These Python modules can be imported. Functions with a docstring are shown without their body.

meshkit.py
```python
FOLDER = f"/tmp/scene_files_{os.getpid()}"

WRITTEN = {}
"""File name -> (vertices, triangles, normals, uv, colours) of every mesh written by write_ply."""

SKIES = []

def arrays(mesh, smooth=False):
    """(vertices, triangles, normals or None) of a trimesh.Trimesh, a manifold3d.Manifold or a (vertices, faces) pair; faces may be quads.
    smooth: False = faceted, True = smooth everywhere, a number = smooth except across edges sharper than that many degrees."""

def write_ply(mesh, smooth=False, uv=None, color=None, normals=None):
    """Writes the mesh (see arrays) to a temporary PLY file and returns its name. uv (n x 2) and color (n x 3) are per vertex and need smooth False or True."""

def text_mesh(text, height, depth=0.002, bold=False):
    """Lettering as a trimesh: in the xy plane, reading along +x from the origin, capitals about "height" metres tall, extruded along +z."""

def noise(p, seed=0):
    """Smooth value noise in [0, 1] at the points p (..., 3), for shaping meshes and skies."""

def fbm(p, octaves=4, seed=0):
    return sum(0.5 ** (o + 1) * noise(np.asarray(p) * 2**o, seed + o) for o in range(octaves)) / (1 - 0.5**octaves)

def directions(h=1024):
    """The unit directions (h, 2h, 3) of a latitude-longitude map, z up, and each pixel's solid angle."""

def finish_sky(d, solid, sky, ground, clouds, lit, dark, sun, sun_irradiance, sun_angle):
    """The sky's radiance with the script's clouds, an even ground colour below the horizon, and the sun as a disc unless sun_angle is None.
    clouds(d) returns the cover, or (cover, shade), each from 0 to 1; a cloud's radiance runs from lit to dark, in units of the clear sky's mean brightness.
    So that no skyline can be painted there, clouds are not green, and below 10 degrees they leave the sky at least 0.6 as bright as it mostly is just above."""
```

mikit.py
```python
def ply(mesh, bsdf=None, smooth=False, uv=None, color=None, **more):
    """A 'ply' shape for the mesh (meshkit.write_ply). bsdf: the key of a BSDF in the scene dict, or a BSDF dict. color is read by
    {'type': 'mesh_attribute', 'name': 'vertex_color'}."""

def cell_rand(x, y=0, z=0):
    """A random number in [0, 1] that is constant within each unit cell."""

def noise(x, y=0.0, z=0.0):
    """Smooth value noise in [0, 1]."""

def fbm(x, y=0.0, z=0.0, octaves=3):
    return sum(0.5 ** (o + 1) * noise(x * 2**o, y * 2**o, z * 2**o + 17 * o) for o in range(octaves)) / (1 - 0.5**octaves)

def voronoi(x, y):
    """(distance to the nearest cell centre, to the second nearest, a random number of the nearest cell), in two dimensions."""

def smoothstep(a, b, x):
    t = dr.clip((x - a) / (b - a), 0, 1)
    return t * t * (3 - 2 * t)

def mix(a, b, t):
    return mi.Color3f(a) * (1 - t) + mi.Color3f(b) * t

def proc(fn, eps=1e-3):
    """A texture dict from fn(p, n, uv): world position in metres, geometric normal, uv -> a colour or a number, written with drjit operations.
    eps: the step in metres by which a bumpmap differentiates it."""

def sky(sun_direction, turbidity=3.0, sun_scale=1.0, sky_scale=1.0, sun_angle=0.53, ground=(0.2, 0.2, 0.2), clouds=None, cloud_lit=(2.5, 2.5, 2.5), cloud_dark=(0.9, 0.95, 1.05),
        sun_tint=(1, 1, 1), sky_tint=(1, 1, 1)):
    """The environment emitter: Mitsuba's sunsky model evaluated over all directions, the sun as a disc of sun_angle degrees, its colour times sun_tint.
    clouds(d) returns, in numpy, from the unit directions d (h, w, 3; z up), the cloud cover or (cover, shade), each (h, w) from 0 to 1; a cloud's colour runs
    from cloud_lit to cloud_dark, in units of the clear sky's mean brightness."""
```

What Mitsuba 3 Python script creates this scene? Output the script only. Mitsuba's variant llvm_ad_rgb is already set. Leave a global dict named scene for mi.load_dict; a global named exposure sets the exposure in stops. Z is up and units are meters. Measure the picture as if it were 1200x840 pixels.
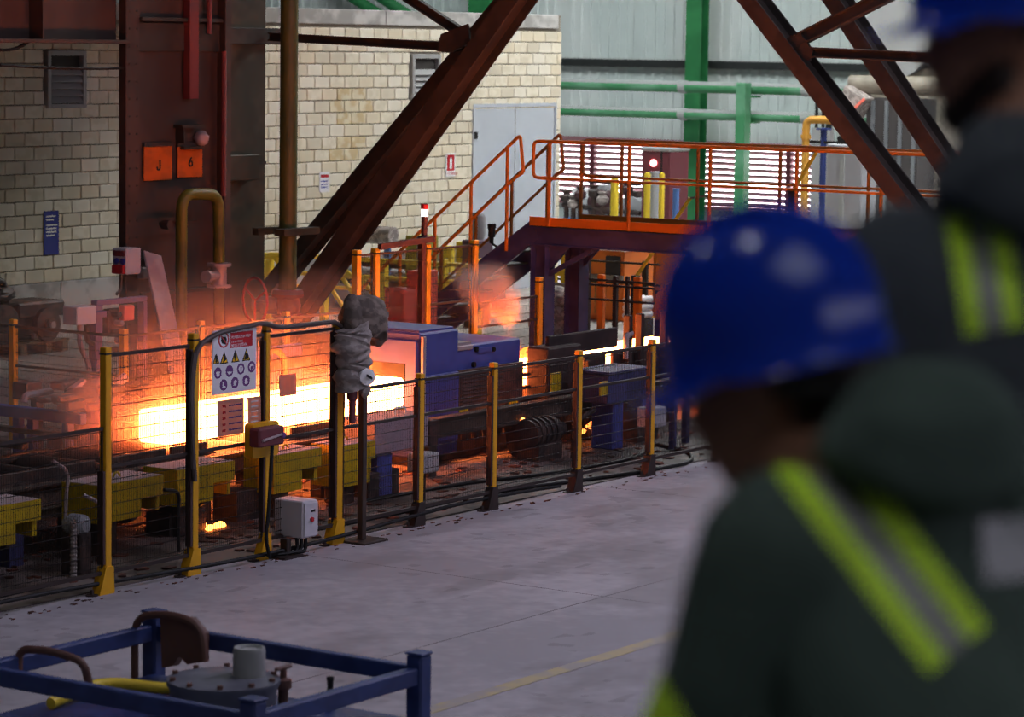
import math, random
import numpy as np, trimesh, manifold3d as m3
import drjit as dr, mitsuba as mi
import mikit, meshkit
from mikit import proc, noise, fbm, smoothstep, mix, cell_rand
from shapely.geometry import Polygon, Point, box as sbox

# ---------------------------------------------------------------- camera, light, exposure
T = mi.ScalarTransform4f
exposure = 0.75
scene, labels = {'type': 'scene'}, {}
# a raised viewer: eye 4.5 m above the hall floor; x runs along the rolling line, y across it, z up
ALPHA, PITCH, ROLL = math.radians(34.1), math.radians(6.19), 0.0145
FWD = np.array([math.cos(ALPHA) * math.cos(PITCH), math.sin(ALPHA) * math.cos(PITCH), -math.sin(PITCH)])
RIGHT0 = np.array([math.sin(ALPHA), -math.cos(ALPHA), 0.0])
UP = -math.sin(ROLL) * RIGHT0 + math.cos(ROLL) * np.cross(RIGHT0, FWD)
EYE = np.array([0.0, 0.0, 4.5])
scene['camera'] = dict(type='thinlens', fov_axis='x', fov=math.degrees(2 * math.atan(600 / 3450)), aperture_radius=0.0165, focus_distance=28.5,
                       near_clip=0.3, far_clip=300.0, to_world=T().look_at(EYE.tolist(), (EYE + FWD).tolist(), UP.tolist()))
HOT = [28.0, 5.6, 1.25]
SKYLIGHTS_AND_FILL = [  # x0, x1, y0, y1, z, radiance: translucent roof strips over the far bay, a duller one over the aisle, last an added fill above the onlookers
    (42.0, 50.0, 17.0, 24.0, 12.6, [8.0, 8.2, 8.0]), (45.0, 51.0, 26.0, 42.0, 12.6, [3.6, 3.9, 3.9]),
    (17.0, 33.0, 3.0, 8.0, 12.6, [2.5, 2.4, 3.3]), (-6.0, 2.0, -8.0, -1.0, 12.6, [0.5, 0.53, 0.56]),
]
SIDE_FILL = (-3.0, 44.0, 5.5, 9.0, [0.6, 0.6, 0.7])              # x0, x1, z0, z1, radiance: added strip of fill light high in the right wall
LAMPS = [(11.3, 8.7), (3.1, 11.6), (0.6, 4.0)]        # round high-bay lamps over the aisle
LAMP_Z, LAMP_RAD = 11.6, [40.0, 41.0, 44.0]
WINDOW_RAD = [5.0, 5.2, 5.4]

# ---------------------------------------------------------------- materials
def lin(*c):
    return [((v / 255) / 12.92 if v <= 10 else ((v / 255 + 0.055) / 1.055) ** 2.4) for v in c]
def mat(name, rgb=None, rough=0.6, metal=0.0, spec=0.5, two=False, **kw):
    base = rgb if isinstance(rgb, dict) else {'type': 'rgb', 'value': lin(*rgb)}
    b = dict(type='principled', base_color=base, roughness=rough, metallic=metal, specular=spec, **kw)
    scene.setdefault('m_' + name, {'type': 'twosided', 'bsdf': b} if two else b)
    return name
def speck(c1, c2, s, lo=0.4, hi=0.65, k=(1, 1, 1)):
    """two colours of one surface in irregular patches"""
    a, b = lin(*c1), lin(*c2)
    return proc(lambda p, n, uv: mix(a, b, smoothstep(lo, hi, fbm(p.x * s * k[0], p.y * s * k[1], p.z * s * k[2], octaves=4))))

def floor_fn(p, n, uv):
    big = fbm(p.x * 0.5, p.y * 0.7, 1.0, octaves=5)
    fine = fbm(p.x * 9, p.y * 9, 2.0, octaves=3)
    c = mix(lin(140, 137, 141), lin(164, 160, 163), smoothstep(0.30, 0.70, big * 0.7 + fine * 0.3))
    worn = smoothstep(0.52, 0.75, fbm(p.x * 0.8, p.y * 1.6, 5.0, octaves=5))
    c = mix(c, lin(122, 117, 119), worn * 0.6)
    spots = smoothstep(0.80, 0.86, noise(p.x * 6, p.y * 8, 9.0)) * smoothstep(0.5, 0.6, noise(p.x * 1.3, p.y * 1.1, 3.0))
    c = mix(c, lin(84, 80, 82), spots * 0.25)
    jx = dr.abs(p.x / 5.0 - dr.round(p.x / 5.0)) * 5.0
    jy = dr.abs((p.y - 0.6) / 4.0 - dr.round((p.y - 0.6) / 4.0)) * 4.0
    return mix(lin(112, 107, 110), c, smoothstep(0.004, 0.014, dr.minimum(jx, jy)))
mat('concrete_floor', proc(floor_fn), 0.72)
mat('oily_floor', speck((66, 58, 54), (112, 102, 97), 2.6), 0.6)
mat('grey_floor', speck((128, 124, 120), (160, 156, 150), 1.2), 0.7)
mat('mortar', (132, 126, 116), 0.95)
BLOCKS = [mat('block_cream', speck((212, 203, 180), (222, 214, 194), 9), 0.9), mat('block_pale', (221, 214, 196), 0.9), mat('block_sand', (214, 203, 178), 0.9),
          mat('block_dull', (206, 197, 176), 0.9), mat('block_rusty', speck((198, 178, 138), (212, 202, 174), 5), 0.9)]
mat('render_grey', speck((150, 148, 144), (186, 184, 180), 3.0), 0.9)
mat('door_grey', (176, 182, 190), 0.55)
mat('louvre_grey', (150, 150, 150), 0.5)
mat('louvre_dark', (52, 48, 46), 0.8)
mat('cladding', speck((176, 186, 184), (190, 197, 195), 0.5, k=(1, 1, 0.5)), 0.6)
mat('cladding_trim', (24, 28, 28), 0.7)
mat('ceiling_dark', (70, 72, 74), 0.9)
mat('wall_dull', (92, 92, 94), 0.9)
mat('green_paint', speck((34, 102, 58), (42, 114, 66), 2), 0.45)
mat('green_pipe', speck((60, 128, 84), (94, 148, 114), 1.5), 0.5)
mat('dust_grey', (150, 154, 152), 0.9)
mat('brown_steel', speck((56, 44, 39), (72, 54, 47), 1.6, k=(1, 1, 0.4)), 0.62)
mat('brown_dark', speck((46, 41, 36), (58, 50, 43), 2.5), 0.65)  # toned darker than brown_steel to hold back the red billet light
mat('olive_steel', speck((54, 50, 36), (68, 62, 44), 2.0), 0.6)
mat('red_conduit', (108, 48, 48), 0.5)
mat('orange_plate', speck((186, 86, 4), (170, 80, 12), 6), 0.6)
mat('black', (14, 14, 14), 0.6)
mat('dark_rubber', (28, 26, 27), 0.75)
mat('pipe_olive', speck((98, 96, 26), (78, 78, 32), 3), 0.5)
mat('flange_grey', (168, 150, 152), 0.45, 0.2)
mat('valve_purple', (92, 70, 84), 0.5)
mat('wheel_red', (170, 30, 32), 0.45)
mat('plank_grey', speck((148, 136, 142), (168, 156, 160), 4), 0.8)
mat('cabinet_grey', (186, 184, 190), 0.5)
mat('purple_frame', (116, 96, 128), 0.6)
mat('dark_machine', speck((48, 38, 36), (74, 56, 50), 6), 0.55)
mat('pallet_wood', speck((132, 108, 84), (104, 84, 64), 8), 0.85)
mat('yellow_post', (214, 156, 24), 0.45)
mat('yellow_cover', speck((196, 164, 16), (178, 148, 22), 3), 0.5)
mat('yellow_rail', (226, 196, 50), 0.45)
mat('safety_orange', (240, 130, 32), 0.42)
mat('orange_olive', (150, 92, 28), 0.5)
mat('wire_dark', (38, 34, 34), 0.5, 0.3)
mat('rail_steel', (58, 48, 46), 0.5, 0.3)
mat('tube_grey', (74, 64, 62), 0.5)
mat('table_steel', speck((58, 48, 44), (86, 70, 60), 5), 0.55, 0.2)
mat('roller_steel', (90, 82, 78), 0.4, 0.7)
mat('machine_blue', speck((64, 70, 138), (72, 80, 150), 2.5), 0.5)
mat('panel_brown', speck((62, 44, 42), (84, 58, 54), 5), 0.6)
mat('hood_dark', speck((44, 34, 33), (58, 44, 42), 3), 0.8)
mat('bridge_purple', speck((54, 56, 98), (64, 65, 110), 3), 0.55)
mat('cloth_dark', speck((90, 80, 73), (122, 109, 100), 14), 0.95)
mat('sleeve_grey', speck((128, 119, 115), (168, 158, 152), 16), 0.7)
mat('white_paint', (226, 226, 226), 0.5)
mat('sign_white', (214, 212, 218), 0.5)
mat('sign_red', (176, 28, 40), 0.5)
mat('sign_yellow', (226, 176, 24), 0.5)
mat('sign_blue', (44, 52, 140), 0.5)
mat('sign_violet', (104, 62, 120), 0.5)  # blue of the sign discs with the red light put into the colour
scene['m_notice_salmon'] = {'type': 'principledthin', 'base_color': {'type': 'rgb', 'value': lin(244, 196, 180)}, 'roughness': 0.7, 'diff_trans': 1.5}
mat('crimson_box', (150, 30, 38), 0.5)
mat('machine_red', (238, 118, 102), 0.55)
mat('maroon', (104, 48, 56), 0.5)
mat('dark_maroon', (64, 36, 40), 0.55)
mat('cabinet_orange', speck((222, 116, 34), (206, 104, 30), 2), 0.5)
mat('olive_box', (140, 134, 52), 0.6)
mat('motor_blue', (74, 112, 170), 0.5)
mat('motor_grey', (150, 152, 156), 0.5)
mat('grey_box', (150, 132, 140), 0.6)
mat('vessel_grey', (104, 108, 112), 0.6)
mat('far_cabinet', (66, 62, 62), 0.6)
mat('beige_duct', speck((120, 112, 100), (138, 130, 116), 2), 0.6)
mat('rack_blue', speck((38, 55, 108), (32, 46, 94), 5), 0.55)
mat('tank_grey', speck((86, 88, 98), (98, 100, 110), 4), 0.6)
mat('cylinder_pale', (146, 147, 146), 0.5)
mat('rust_tube', (96, 66, 58), 0.6)
mat('helmet_blue', (10, 52, 172), 0.16, 0.0, 0.6, clearcoat=0.6, clearcoat_gloss=0.9)
mat('strap_black', (20, 20, 22), 0.7)
mat('jacket_green', speck((62, 78, 71), (72, 88, 80), 6), 0.85)
mat('jacket_slate', speck((66, 72, 78), (75, 81, 87), 6), 0.85)
mat('hivis', (206, 246, 60), 0.6)
mat('reflective', (150, 150, 146), 0.4)
mat('skin', (172, 122, 98), 0.6)
mat('hair_dark', (44, 30, 24), 0.7)
mat('trousers', (36, 38, 46), 0.85)
mat('scarf_black', (16, 16, 18), 0.9)
mat('deck_grating', (70, 72, 74), 0.6, 0.3)
mat('slat_maroon', (150, 104, 110), 0.6)
mat('scale', speck((60, 34, 26), (110, 60, 44), 12), 0.9)

# ---------------------------------------------------------------- builders
random.seed(7); RNG = np.random.default_rng(7)
_used = {}
def key(name, parent=None):
    full = f'{parent}__{name}' if parent else name
    n = _used.get(full, -1) + 1
    _used[full] = n
    return full if n == 0 else f'{full}_{n:03d}'
def tag(k, label=None, cat=None, group=None, kind=None):
    d = {a: b for a, b in (('label', label), ('category', cat), ('group', group), ('kind', kind)) if b}
    if d: labels[k] = d
    return k
def thing(name, label, cat, group=None):
    return tag(key(name), label, cat, group)
def put(name, mesh, bsdf, parent=None, smooth=False, label=None, cat=None, group=None, kind=None, **more):
    k = key(name, parent)
    if isinstance(mesh, MB): mesh = mesh.mesh()
    if isinstance(mesh, dict): scene[k] = {**mesh, 'bsdf': {'type': 'ref', 'id': 'm_' + bsdf}, **more}
    else: scene[k] = mikit.ply(mesh, 'm_' + bsdf, smooth=smooth, **more)
    return tag(k, label, cat, group, kind)
def struct(name, mesh, bsdf, parent=None, **kw):
    return put(name, mesh, bsdf, parent, kind=None if parent else 'structure', **kw)
def unit(v):
    v = np.asarray(v, float); return v / np.linalg.norm(v)
def bevel_box(hx, hy, hz, b):
    """box with chamfered edges: 24 corners"""
    b = min(b, 0.49 * hx * 2, 0.49 * hy * 2, 0.49 * hz * 2)
    pts = []
    for sx in (-1, 1):
        for sy in (-1, 1):
            for sz in (-1, 1):
                pts += [(sx * hx, sy * (hy - b), sz * (hz - b)), (sx * (hx - b), sy * hy, sz * (hz - b)), (sx * (hx - b), sy * (hy - b), sz * hz)]
    v = np.array(pts)
    return v, HULL
_h = trimesh.Trimesh(*[np.array(a) for a in ([(sx * q[0], sy * q[1], sz * q[2]) for sx in (-1, 1) for sy in (-1, 1) for sz in (-1, 1) for q in ((1, .8, .8), (.8, 1, .8), (.8, .8, 1))], [[0, 1, 2]])], process=False)
def _hull_faces(v):
    from scipy.spatial import ConvexHull
    h = ConvexHull(v); f = h.simplices.copy(); c = v.mean(0)
    for i, t in enumerate(f):
        n = np.cross(v[t[1]] - v[t[0]], v[t[2]] - v[t[0]])
        if n @ (v[t].mean(0) - c) < 0: f[i] = t[::-1]
    return f
HULL = _hull_faces(np.array(_h.vertices))
CUBEF = np.array([[0, 1, 3], [0, 3, 2], [4, 6, 7], [4, 7, 5], [0, 4, 5], [0, 5, 1], [2, 3, 7], [2, 7, 6], [0, 2, 6], [0, 6, 4], [1, 5, 7], [1, 7, 3]])
CUBEV = np.array([[x, y, z] for x in (-1, 1) for y in (-1, 1) for z in (-1, 1)], float)

class MB:
    """collects boxes, bars, tubes and plates of ONE piece"""
    def __init__(self): self.v, self.f, self.n = [], [], 0
    def add(self, v, f):
        v = np.asarray(v, float); self.v.append(v); self.f.append(np.asarray(f) + self.n); self.n += len(v); return self
    def mesh(self): return trimesh.Trimesh(np.vstack(self.v), np.vstack(self.f), process=False)
    def box(self, x0, x1, y0, y1, z0, z1, b=0.0):
        x0, x1 = sorted((x0, x1)); y0, y1 = sorted((y0, y1)); z0, z1 = sorted((z0, z1))
        h = np.array([x1 - x0, y1 - y0, z1 - z0]) / 2; c = np.array([x0 + x1, y0 + y1, z0 + z1]) / 2
        v, f = bevel_box(*h, b) if b > 0 else (CUBEV * h, CUBEF)
        return self.add(v + c, f)
    def bar(self, p, q, w, h, up=(0, 0, 1), b=0.0, ext=0.0):
        """rectangular bar from p to q, w across and h along up"""
        p, q = np.asarray(p, float), np.asarray(q, float); d = unit(q - p); p, q = p - d * ext, q + d * ext
        s = np.cross(d, up); s = unit(s if np.linalg.norm(s) > 1e-6 else np.cross(d, (1, 0, 0))); u = np.cross(s, d)
        L = np.linalg.norm(q - p) / 2
        v, f = bevel_box(L, w / 2, h / 2, b) if b > 0 else (CUBEV * [L, w / 2, h / 2], CUBEF)
        R = np.stack([d, -s, u], 1) if np.linalg.det(np.stack([d, -s, u], 1)) > 0 else np.stack([d, s, u], 1)
        return self.add(v @ R.T + (p + q) / 2, f)
    def ibeam(self, p, q, w, h, t=0.02, up=(0, 0, 1)):
        p, q = np.asarray(p, float), np.asarray(q, float); d = unit(q - p)
        s = unit(np.cross(d, up)); u = np.cross(s, d)
        self.bar(p, q, t, h - t, up); self.bar(p + u * (h - t) / 2, q + u * (h - t) / 2, w, t, up); return self.bar(p - u * (h - t) / 2, q - u * (h - t) / 2, w, t, up)
    def tube(self, path, r, n=8, caps=True, closed=False):
        P = np.asarray(path, float)
        if closed: P = np.vstack([P, P[:1]])
        tan = np.gradient(P, axis=0)
        seg = np.diff(P, axis=0); seg = seg / np.maximum(np.linalg.norm(seg, axis=1, keepdims=True), 1e-9)
        tan[0], tan[-1] = seg[0], seg[-1]
        if len(P) > 2: tan[1:-1] = seg[:-1] + seg[1:]
        if closed: tan[0] = tan[-1] = seg[0] + seg[-1]
        tan /= np.maximum(np.linalg.norm(tan, axis=1, keepdims=True), 1e-9)
        a = np.cross(tan[0], (0, 0, 1)); a = a if np.linalg.norm(a) > 1e-3 else np.cross(tan[0], (1, 0, 0)); a = unit(a)
        rr = np.broadcast_to(r, len(P)); rings = []
        for i, (c, t) in enumerate(zip(P, tan)):
            a = a - t * (a @ t); a = unit(a); b = np.cross(t, a)
            k = 1.0
            if 0 < i < len(P) - 1: k = 1 / max(0.5, abs(t @ seg[i]))
            ang = np.arange(n) * 2 * np.pi / n
            rings.append(c + rr[i] * (np.cos(ang)[:, None] * a + np.sin(ang)[:, None] * b))
        v = np.vstack(rings); f = []; m = len(P)
        for i in range(m - 1):
            for j in range(n):
                a0, a1, b0, b1 = i * n + j, i * n + (j + 1) % n, (i + 1) * n + j, (i + 1) * n + (j + 1) % n
                f += [(a0, a1, b1), (a0, b1, b0)]
        if caps and not closed:
            v = np.vstack([v, P[:1], P[-1:]])
            for j in range(n): f += [(m * n, (j + 1) % n, j), (m * n + 1, (m - 1) * n + j, (m - 1) * n + (j + 1) % n)]
        return self.add(v, f)
    def cyl(self, p, q, r, n=16): return self.tube([p, q], r, n)
    def lathe(self, base, prof, axis=(0, 0, 1), n=20):
        """profile of (height, radius) about an axis from base"""
        d = unit(axis); base = np.asarray(base, float)
        a = unit(np.cross(d, (0, 0, 1)) if abs(d[2]) < 0.9 else np.cross(d, (1, 0, 0))); b = np.cross(d, a)
        ang = np.arange(n) * 2 * np.pi / n; ring = np.cos(ang)[:, None] * a + np.sin(ang)[:, None] * b
        v = np.vstack([base + d * h + ring * max(r, 1e-4) for h, r in prof]); f = []
        for i in range(len(prof) - 1):
            for j in range(n):
                a0, a1, b0, b1 = i * n + j, i * n + (j + 1) % n, (i + 1) * n + j, (i + 1) * n + (j + 1) % n
                f += [(a0, a1, b1), (a0, b1, b0)]
        m = len(prof); v = np.vstack([v, base + d * prof[0][0], base + d * prof[-1][0]])
        for j in range(n): f += [(m * n, (j + 1) % n, j), (m * n + 1, (m - 1) * n + j, (m - 1) * n + (j + 1) % n)]
        return self.add(v, f)
    def mesh_add(self, m): return self.add(m.vertices, m.faces)
    def prism(self, pts, axis, a, b):
        """polygon extruded along a world axis: pts are the two other coordinates in order"""
        m = trimesh.creation.extrude_polygon(Polygon(pts) if not isinstance(pts, Polygon) else pts, abs(b - a), engine='earcut')
        v = np.array(m.vertices); lo = min(a, b); f = np.array(m.faces)
        w = np.empty_like(v)
        if axis == 'y': w[:, 0], w[:, 2], w[:, 1] = v[:, 0], v[:, 1], v[:, 2] + lo; f = f[:, ::-1]
        elif axis == 'x': w[:, 1], w[:, 2], w[:, 0] = v[:, 0], v[:, 1], v[:, 2] + lo
        else: w[:] = v; w[:, 2] += lo
        return self.add(w, f)
def arc(c, r, a0, a1, u, v, n=6):
    c, u, v = (np.asarray(k, float) for k in (c, u, v))
    return [c + r * (math.cos(t) * u + math.sin(t) * v) for t in np.linspace(math.radians(a0), math.radians(a1), n)]
def rounded(path, r, n=5):
    """a polyline with its corners rounded"""
    P = [np.asarray(p, float) for p in path]; out = [P[0]]
    for a, b, c in zip(P, P[1:], P[2:]):
        k = min(r, 0.45 * np.linalg.norm(b - a), 0.45 * np.linalg.norm(c - b)); p, q = b + unit(a - b) * k, b + unit(c - b) * k
        out += [(1 - t) ** 2 * p + 2 * t * (1 - t) * b + t * t * q for t in np.linspace(0, 1, n)]
    return out + [P[-1]]
def sag(p, q, d, n=14):
    p, q = np.asarray(p, float), np.asarray(q, float)
    return [p + (q - p) * t - np.array([0, 0, 4 * d * t * (1 - t)]) for t in np.linspace(0, 1, n)]
def blob(c, r, amp, freq, seed, sub=3, squash=(1, 1, 1)):
    m = trimesh.creation.icosphere(subdivisions=sub, radius=1.0); v = np.array(m.vertices)
    k = 1 + amp * (meshkit.fbm(v * freq + 10, 4, seed) - 0.5) * 2
    return trimesh.Trimesh(v * k[:, None] * np.asarray(squash) * r + np.asarray(c), m.faces, process=False)
def wall_text(txt, h, x, y, z, depth=0.004, bold=True):
    """lettering on a face that looks along -y: reads along +x"""
    m = meshkit.text_mesh(txt, h, depth, bold); v = np.array(m.vertices)
    return trimesh.Trimesh(np.stack([x + v[:, 0], y - v[:, 2], z + v[:, 1]], 1), m.faces, process=False)
def disc_poly(cx, cz, r, n=20): return Point(cx, cz).buffer(r, quad_segs=max(3, n // 4))
# ---------------------------------------------------------------- the hall
struct('floor', MB().box(-12, 58.2, -14, 62, -0.3, 0.0), 'concrete_floor')
struct('oily_strip', MB().box(12.0, 44.0, 15.95, 23.4, -0.01, 0.012), 'oily_floor', 'floor', label='oily dark floor strip under the rolling line')
struct('far_slab', MB().box(23.5, 57.9, 23.4, 29.7, -0.01, 0.008), 'grey_floor', 'floor')
struct('painted_line', MB().box(9.0, 26.0, 11.26, 11.40, -0.01, 0.004), mat('line_yellow', speck((170, 156, 118), (150, 144, 138), 5, .35, .7), 0.7), 'floor', label='worn yellow painted floor line')
struct('ceiling', MB().box(-12, 58.2, -14, 62, 13.2, 13.5), 'ceiling_dark')
struct('wall_right', MB().box(-12, 58.2, -14.3, -14, 0, 13.4), 'wall_dull')
x0, x1, z0, z1, rad = SIDE_FILL
struct('window_2', MB().box(x0 - .1, x1 + .1, -14.02, -13.9, z0 - .1, z0).box(x0 - .1, x1 + .1, -14.02, -13.9, z1, z1 + .1), 'dust_grey')
put('pane', MB().add([(x0, -13.97, z0), (x1, -13.97, z0), (x1, -13.97, z1), (x0, -13.97, z1)], [(0, 2, 1), (0, 3, 2)]), 'white_paint', 'window_2', emitter={'type': 'area', 'radiance': {'type': 'rgb', 'value': rad}})  # glowing pane added to light the faces turned to the right wall
for xx in np.arange(x0 + 3, x1, 3.0): struct('mullion', MB().box(xx - .06, xx + .06, -13.96, -13.88, z0, z1), 'dust_grey', 'window_2')
struct('wall_left', MB().box(-12, 58.2, 62, 62.3, 0, 13.4), 'wall_dull')
struct('wall_back', MB().box(-12.3, -12, -14, 62, 0, 13.4), 'wall_dull')
for x0, x1, y0, y1, z, rad in SKYLIGHTS_AND_FILL:
    m = MB().add([(x0, y0, z), (x1, y0, z), (x1, y1, z), (x0, y1, z)], [(0, 2, 1), (0, 3, 2)])
    put('skylight_and_fill', m, 'white_paint', 'ceiling', emitter={'type': 'area', 'radiance': {'type': 'rgb', 'value': rad}})
    put('skylight_frame', MB().box(x0 - .1, x1 + .1, y0 - .1, y1 + .1, z + .02, z + .6), 'ceiling_dark', 'ceiling')
for i, (x, y) in enumerate(LAMPS):
    k = thing('bay_lamp', ('round high bay lamp hanging over the blue rack', 'round high bay lamp hanging left of the walkway', 'round high bay lamp hanging above the walkway')[i], 'lamp', 'bay lamps over the aisle')
    put('housing', MB().lathe((x, y, LAMP_Z), [(0.02, 0.33), (0.1, 0.34), (0.3, 0.2), (0.55, 0.12)]), 'dust_grey', k, smooth=40)
    put('stem', MB().cyl((x, y, LAMP_Z + .5), (x, y, 13.19), 0.02, 8), 'black', k)
    put('diffuser', MB().lathe((x, y, LAMP_Z), [(-0.02, 0.2), (0.0, 0.3), (0.015, 0.3)], n=16), 'white_paint', k, emitter={'type': 'area', 'radiance': {'type': 'rgb', 'value': LAMP_RAD}})

# far wall of ribbed sheet, with a band of louvred windows near its foot
def ribbed(y0, y1, z0, z1, x, pitch=0.25, d=0.035):
    n = int((y1 - y0) / pitch); ys, xs = [], []
    for i in range(n):
        b = y0 + i * pitch
        for a, o in ((0, 0), (.55, 0), (.65, -1), (.9, -1)): ys.append(b + a * pitch); xs.append(x + o * d)
    ys.append(y1); xs.append(x)
    v = np.array([(xx, yy, z) for z in (z0, z1) for xx, yy in zip(xs, ys)]); m = len(ys)
    f = []
    for i in range(m - 1): f += [(i, i + m, i + 1), (i + 1, i + m, i + m + 1)]
    return trimesh.Trimesh(v, f, process=False)
WY0, WY1, WZ0, WZ1 = 24.0, 39.6, 0.75, 2.22
struct('wall_far', MB().box(58.0, 58.2, -14, 62, WZ1, 13.4).box(58.0, 58.2, -14, WY0, 0, WZ1).box(58.0, 58.2, WY1, 62, 0, WZ1).box(58.0, 58.2, WY0, WY1, 0, WZ0), 'cladding')
yy = 18.0; i = 0
while yy < 52:                                                      # each ribbed sheet is a piece of the wall
    struct('ribbed_sheet', ribbed(yy + .004, yy + 2.0 - .004, WZ1, 9.5, 57.98 - 0.008 * (i % 2)), 'cladding', 'wall_far'); yy += 2.0; i += 1
struct('ribbed_sheet', ribbed(WY1, 52, 0, WZ1, 57.98), 'cladding', 'wall_far')
struct('window_1', MB().box(57.86, 58.05, WY0 - .08, WY1 + .08, WZ1 - .04, WZ1 + .04).box(57.86, 58.05, WY0 - .08, WY1 + .08, WZ0 - .05, WZ0 + .03)
       .box(57.86, 58.05, WY0 - .08, WY0, WZ0, WZ1).box(57.86, 58.05, WY1, WY1 + .08, WZ0, WZ1), 'slat_maroon')
put('pane', MB().add([(58.14, WY0, WZ0), (58.14, WY1, WZ0), (58.14, WY1, WZ1), (58.14, WY0, WZ1)], [(0, 2, 1), (0, 3, 2)]), 'white_paint', 'window_1',
    emitter={'type': 'area', 'radiance': {'type': 'rgb', 'value': WINDOW_RAD}}, label='bright daylit pane behind the slats')
bay = (WY1 - WY0) / 6
for b in range(6):
    y0 = WY0 + b * bay
    if b: struct('mullion', MB().box(57.84, 57.98, y0 - .06, y0 + .06, WZ0, WZ1), 'maroon', 'window_1')
    sl = mikit.ply(MB().bar((57.90, y0 + .07, 0), (57.90, y0 + bay - .07, 0), 0.10, 0.062, up=(0.5, 0, 1)).mesh())
    for j in range(11):
        put('slat', {**sl, 'to_world': T().translate([0, 0, WZ0 + .09 + j * .132])}, 'slat_maroon', 'window_1')
k = thing('wall_girt', 'dark steel girt running along the ribbed far wall', 'steel beam')
put('channel', MB().box(57.78, 57.94, 16, 55, 4.04, 4.09), 'dust_grey', k); put('lip', MB().box(57.76, 57.80, 16, 55, 3.90, 4.07), 'cladding_trim', k)
def gcolumn(y, x, w, label, mt='green_paint', z1=9.0, d=0.35):
    k = thing('green_column', label, 'column')
    put('flange', MB().box(x - d, x - d + .03, y - w / 2, y + w / 2, 0, z1, .006), mt, k)
    put('flange', MB().box(x - .03, x, y - w / 2, y + w / 2, 0, z1, .006), mt, k)
    put('web', MB().box(x - d + .03, x - .03, y - .012, y + .012, 0, z1), mt, k)
    put('base_plate', MB().box(x - d - .08, x + .08, y - w / 2 - .08, y + w / 2 + .08, 0, .03), mt, k)
    return k
gcolumn(33.92, 57.5, 0.40, 'tall bright green column against the ribbed far wall')
gcolumn(39.6, 57.5, 0.9, 'green column rising behind the top of the block wall', d=.4)
k = thing('green_brace', 'pair of green diagonal braces behind the block wall coping', 'steel brace')
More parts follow.
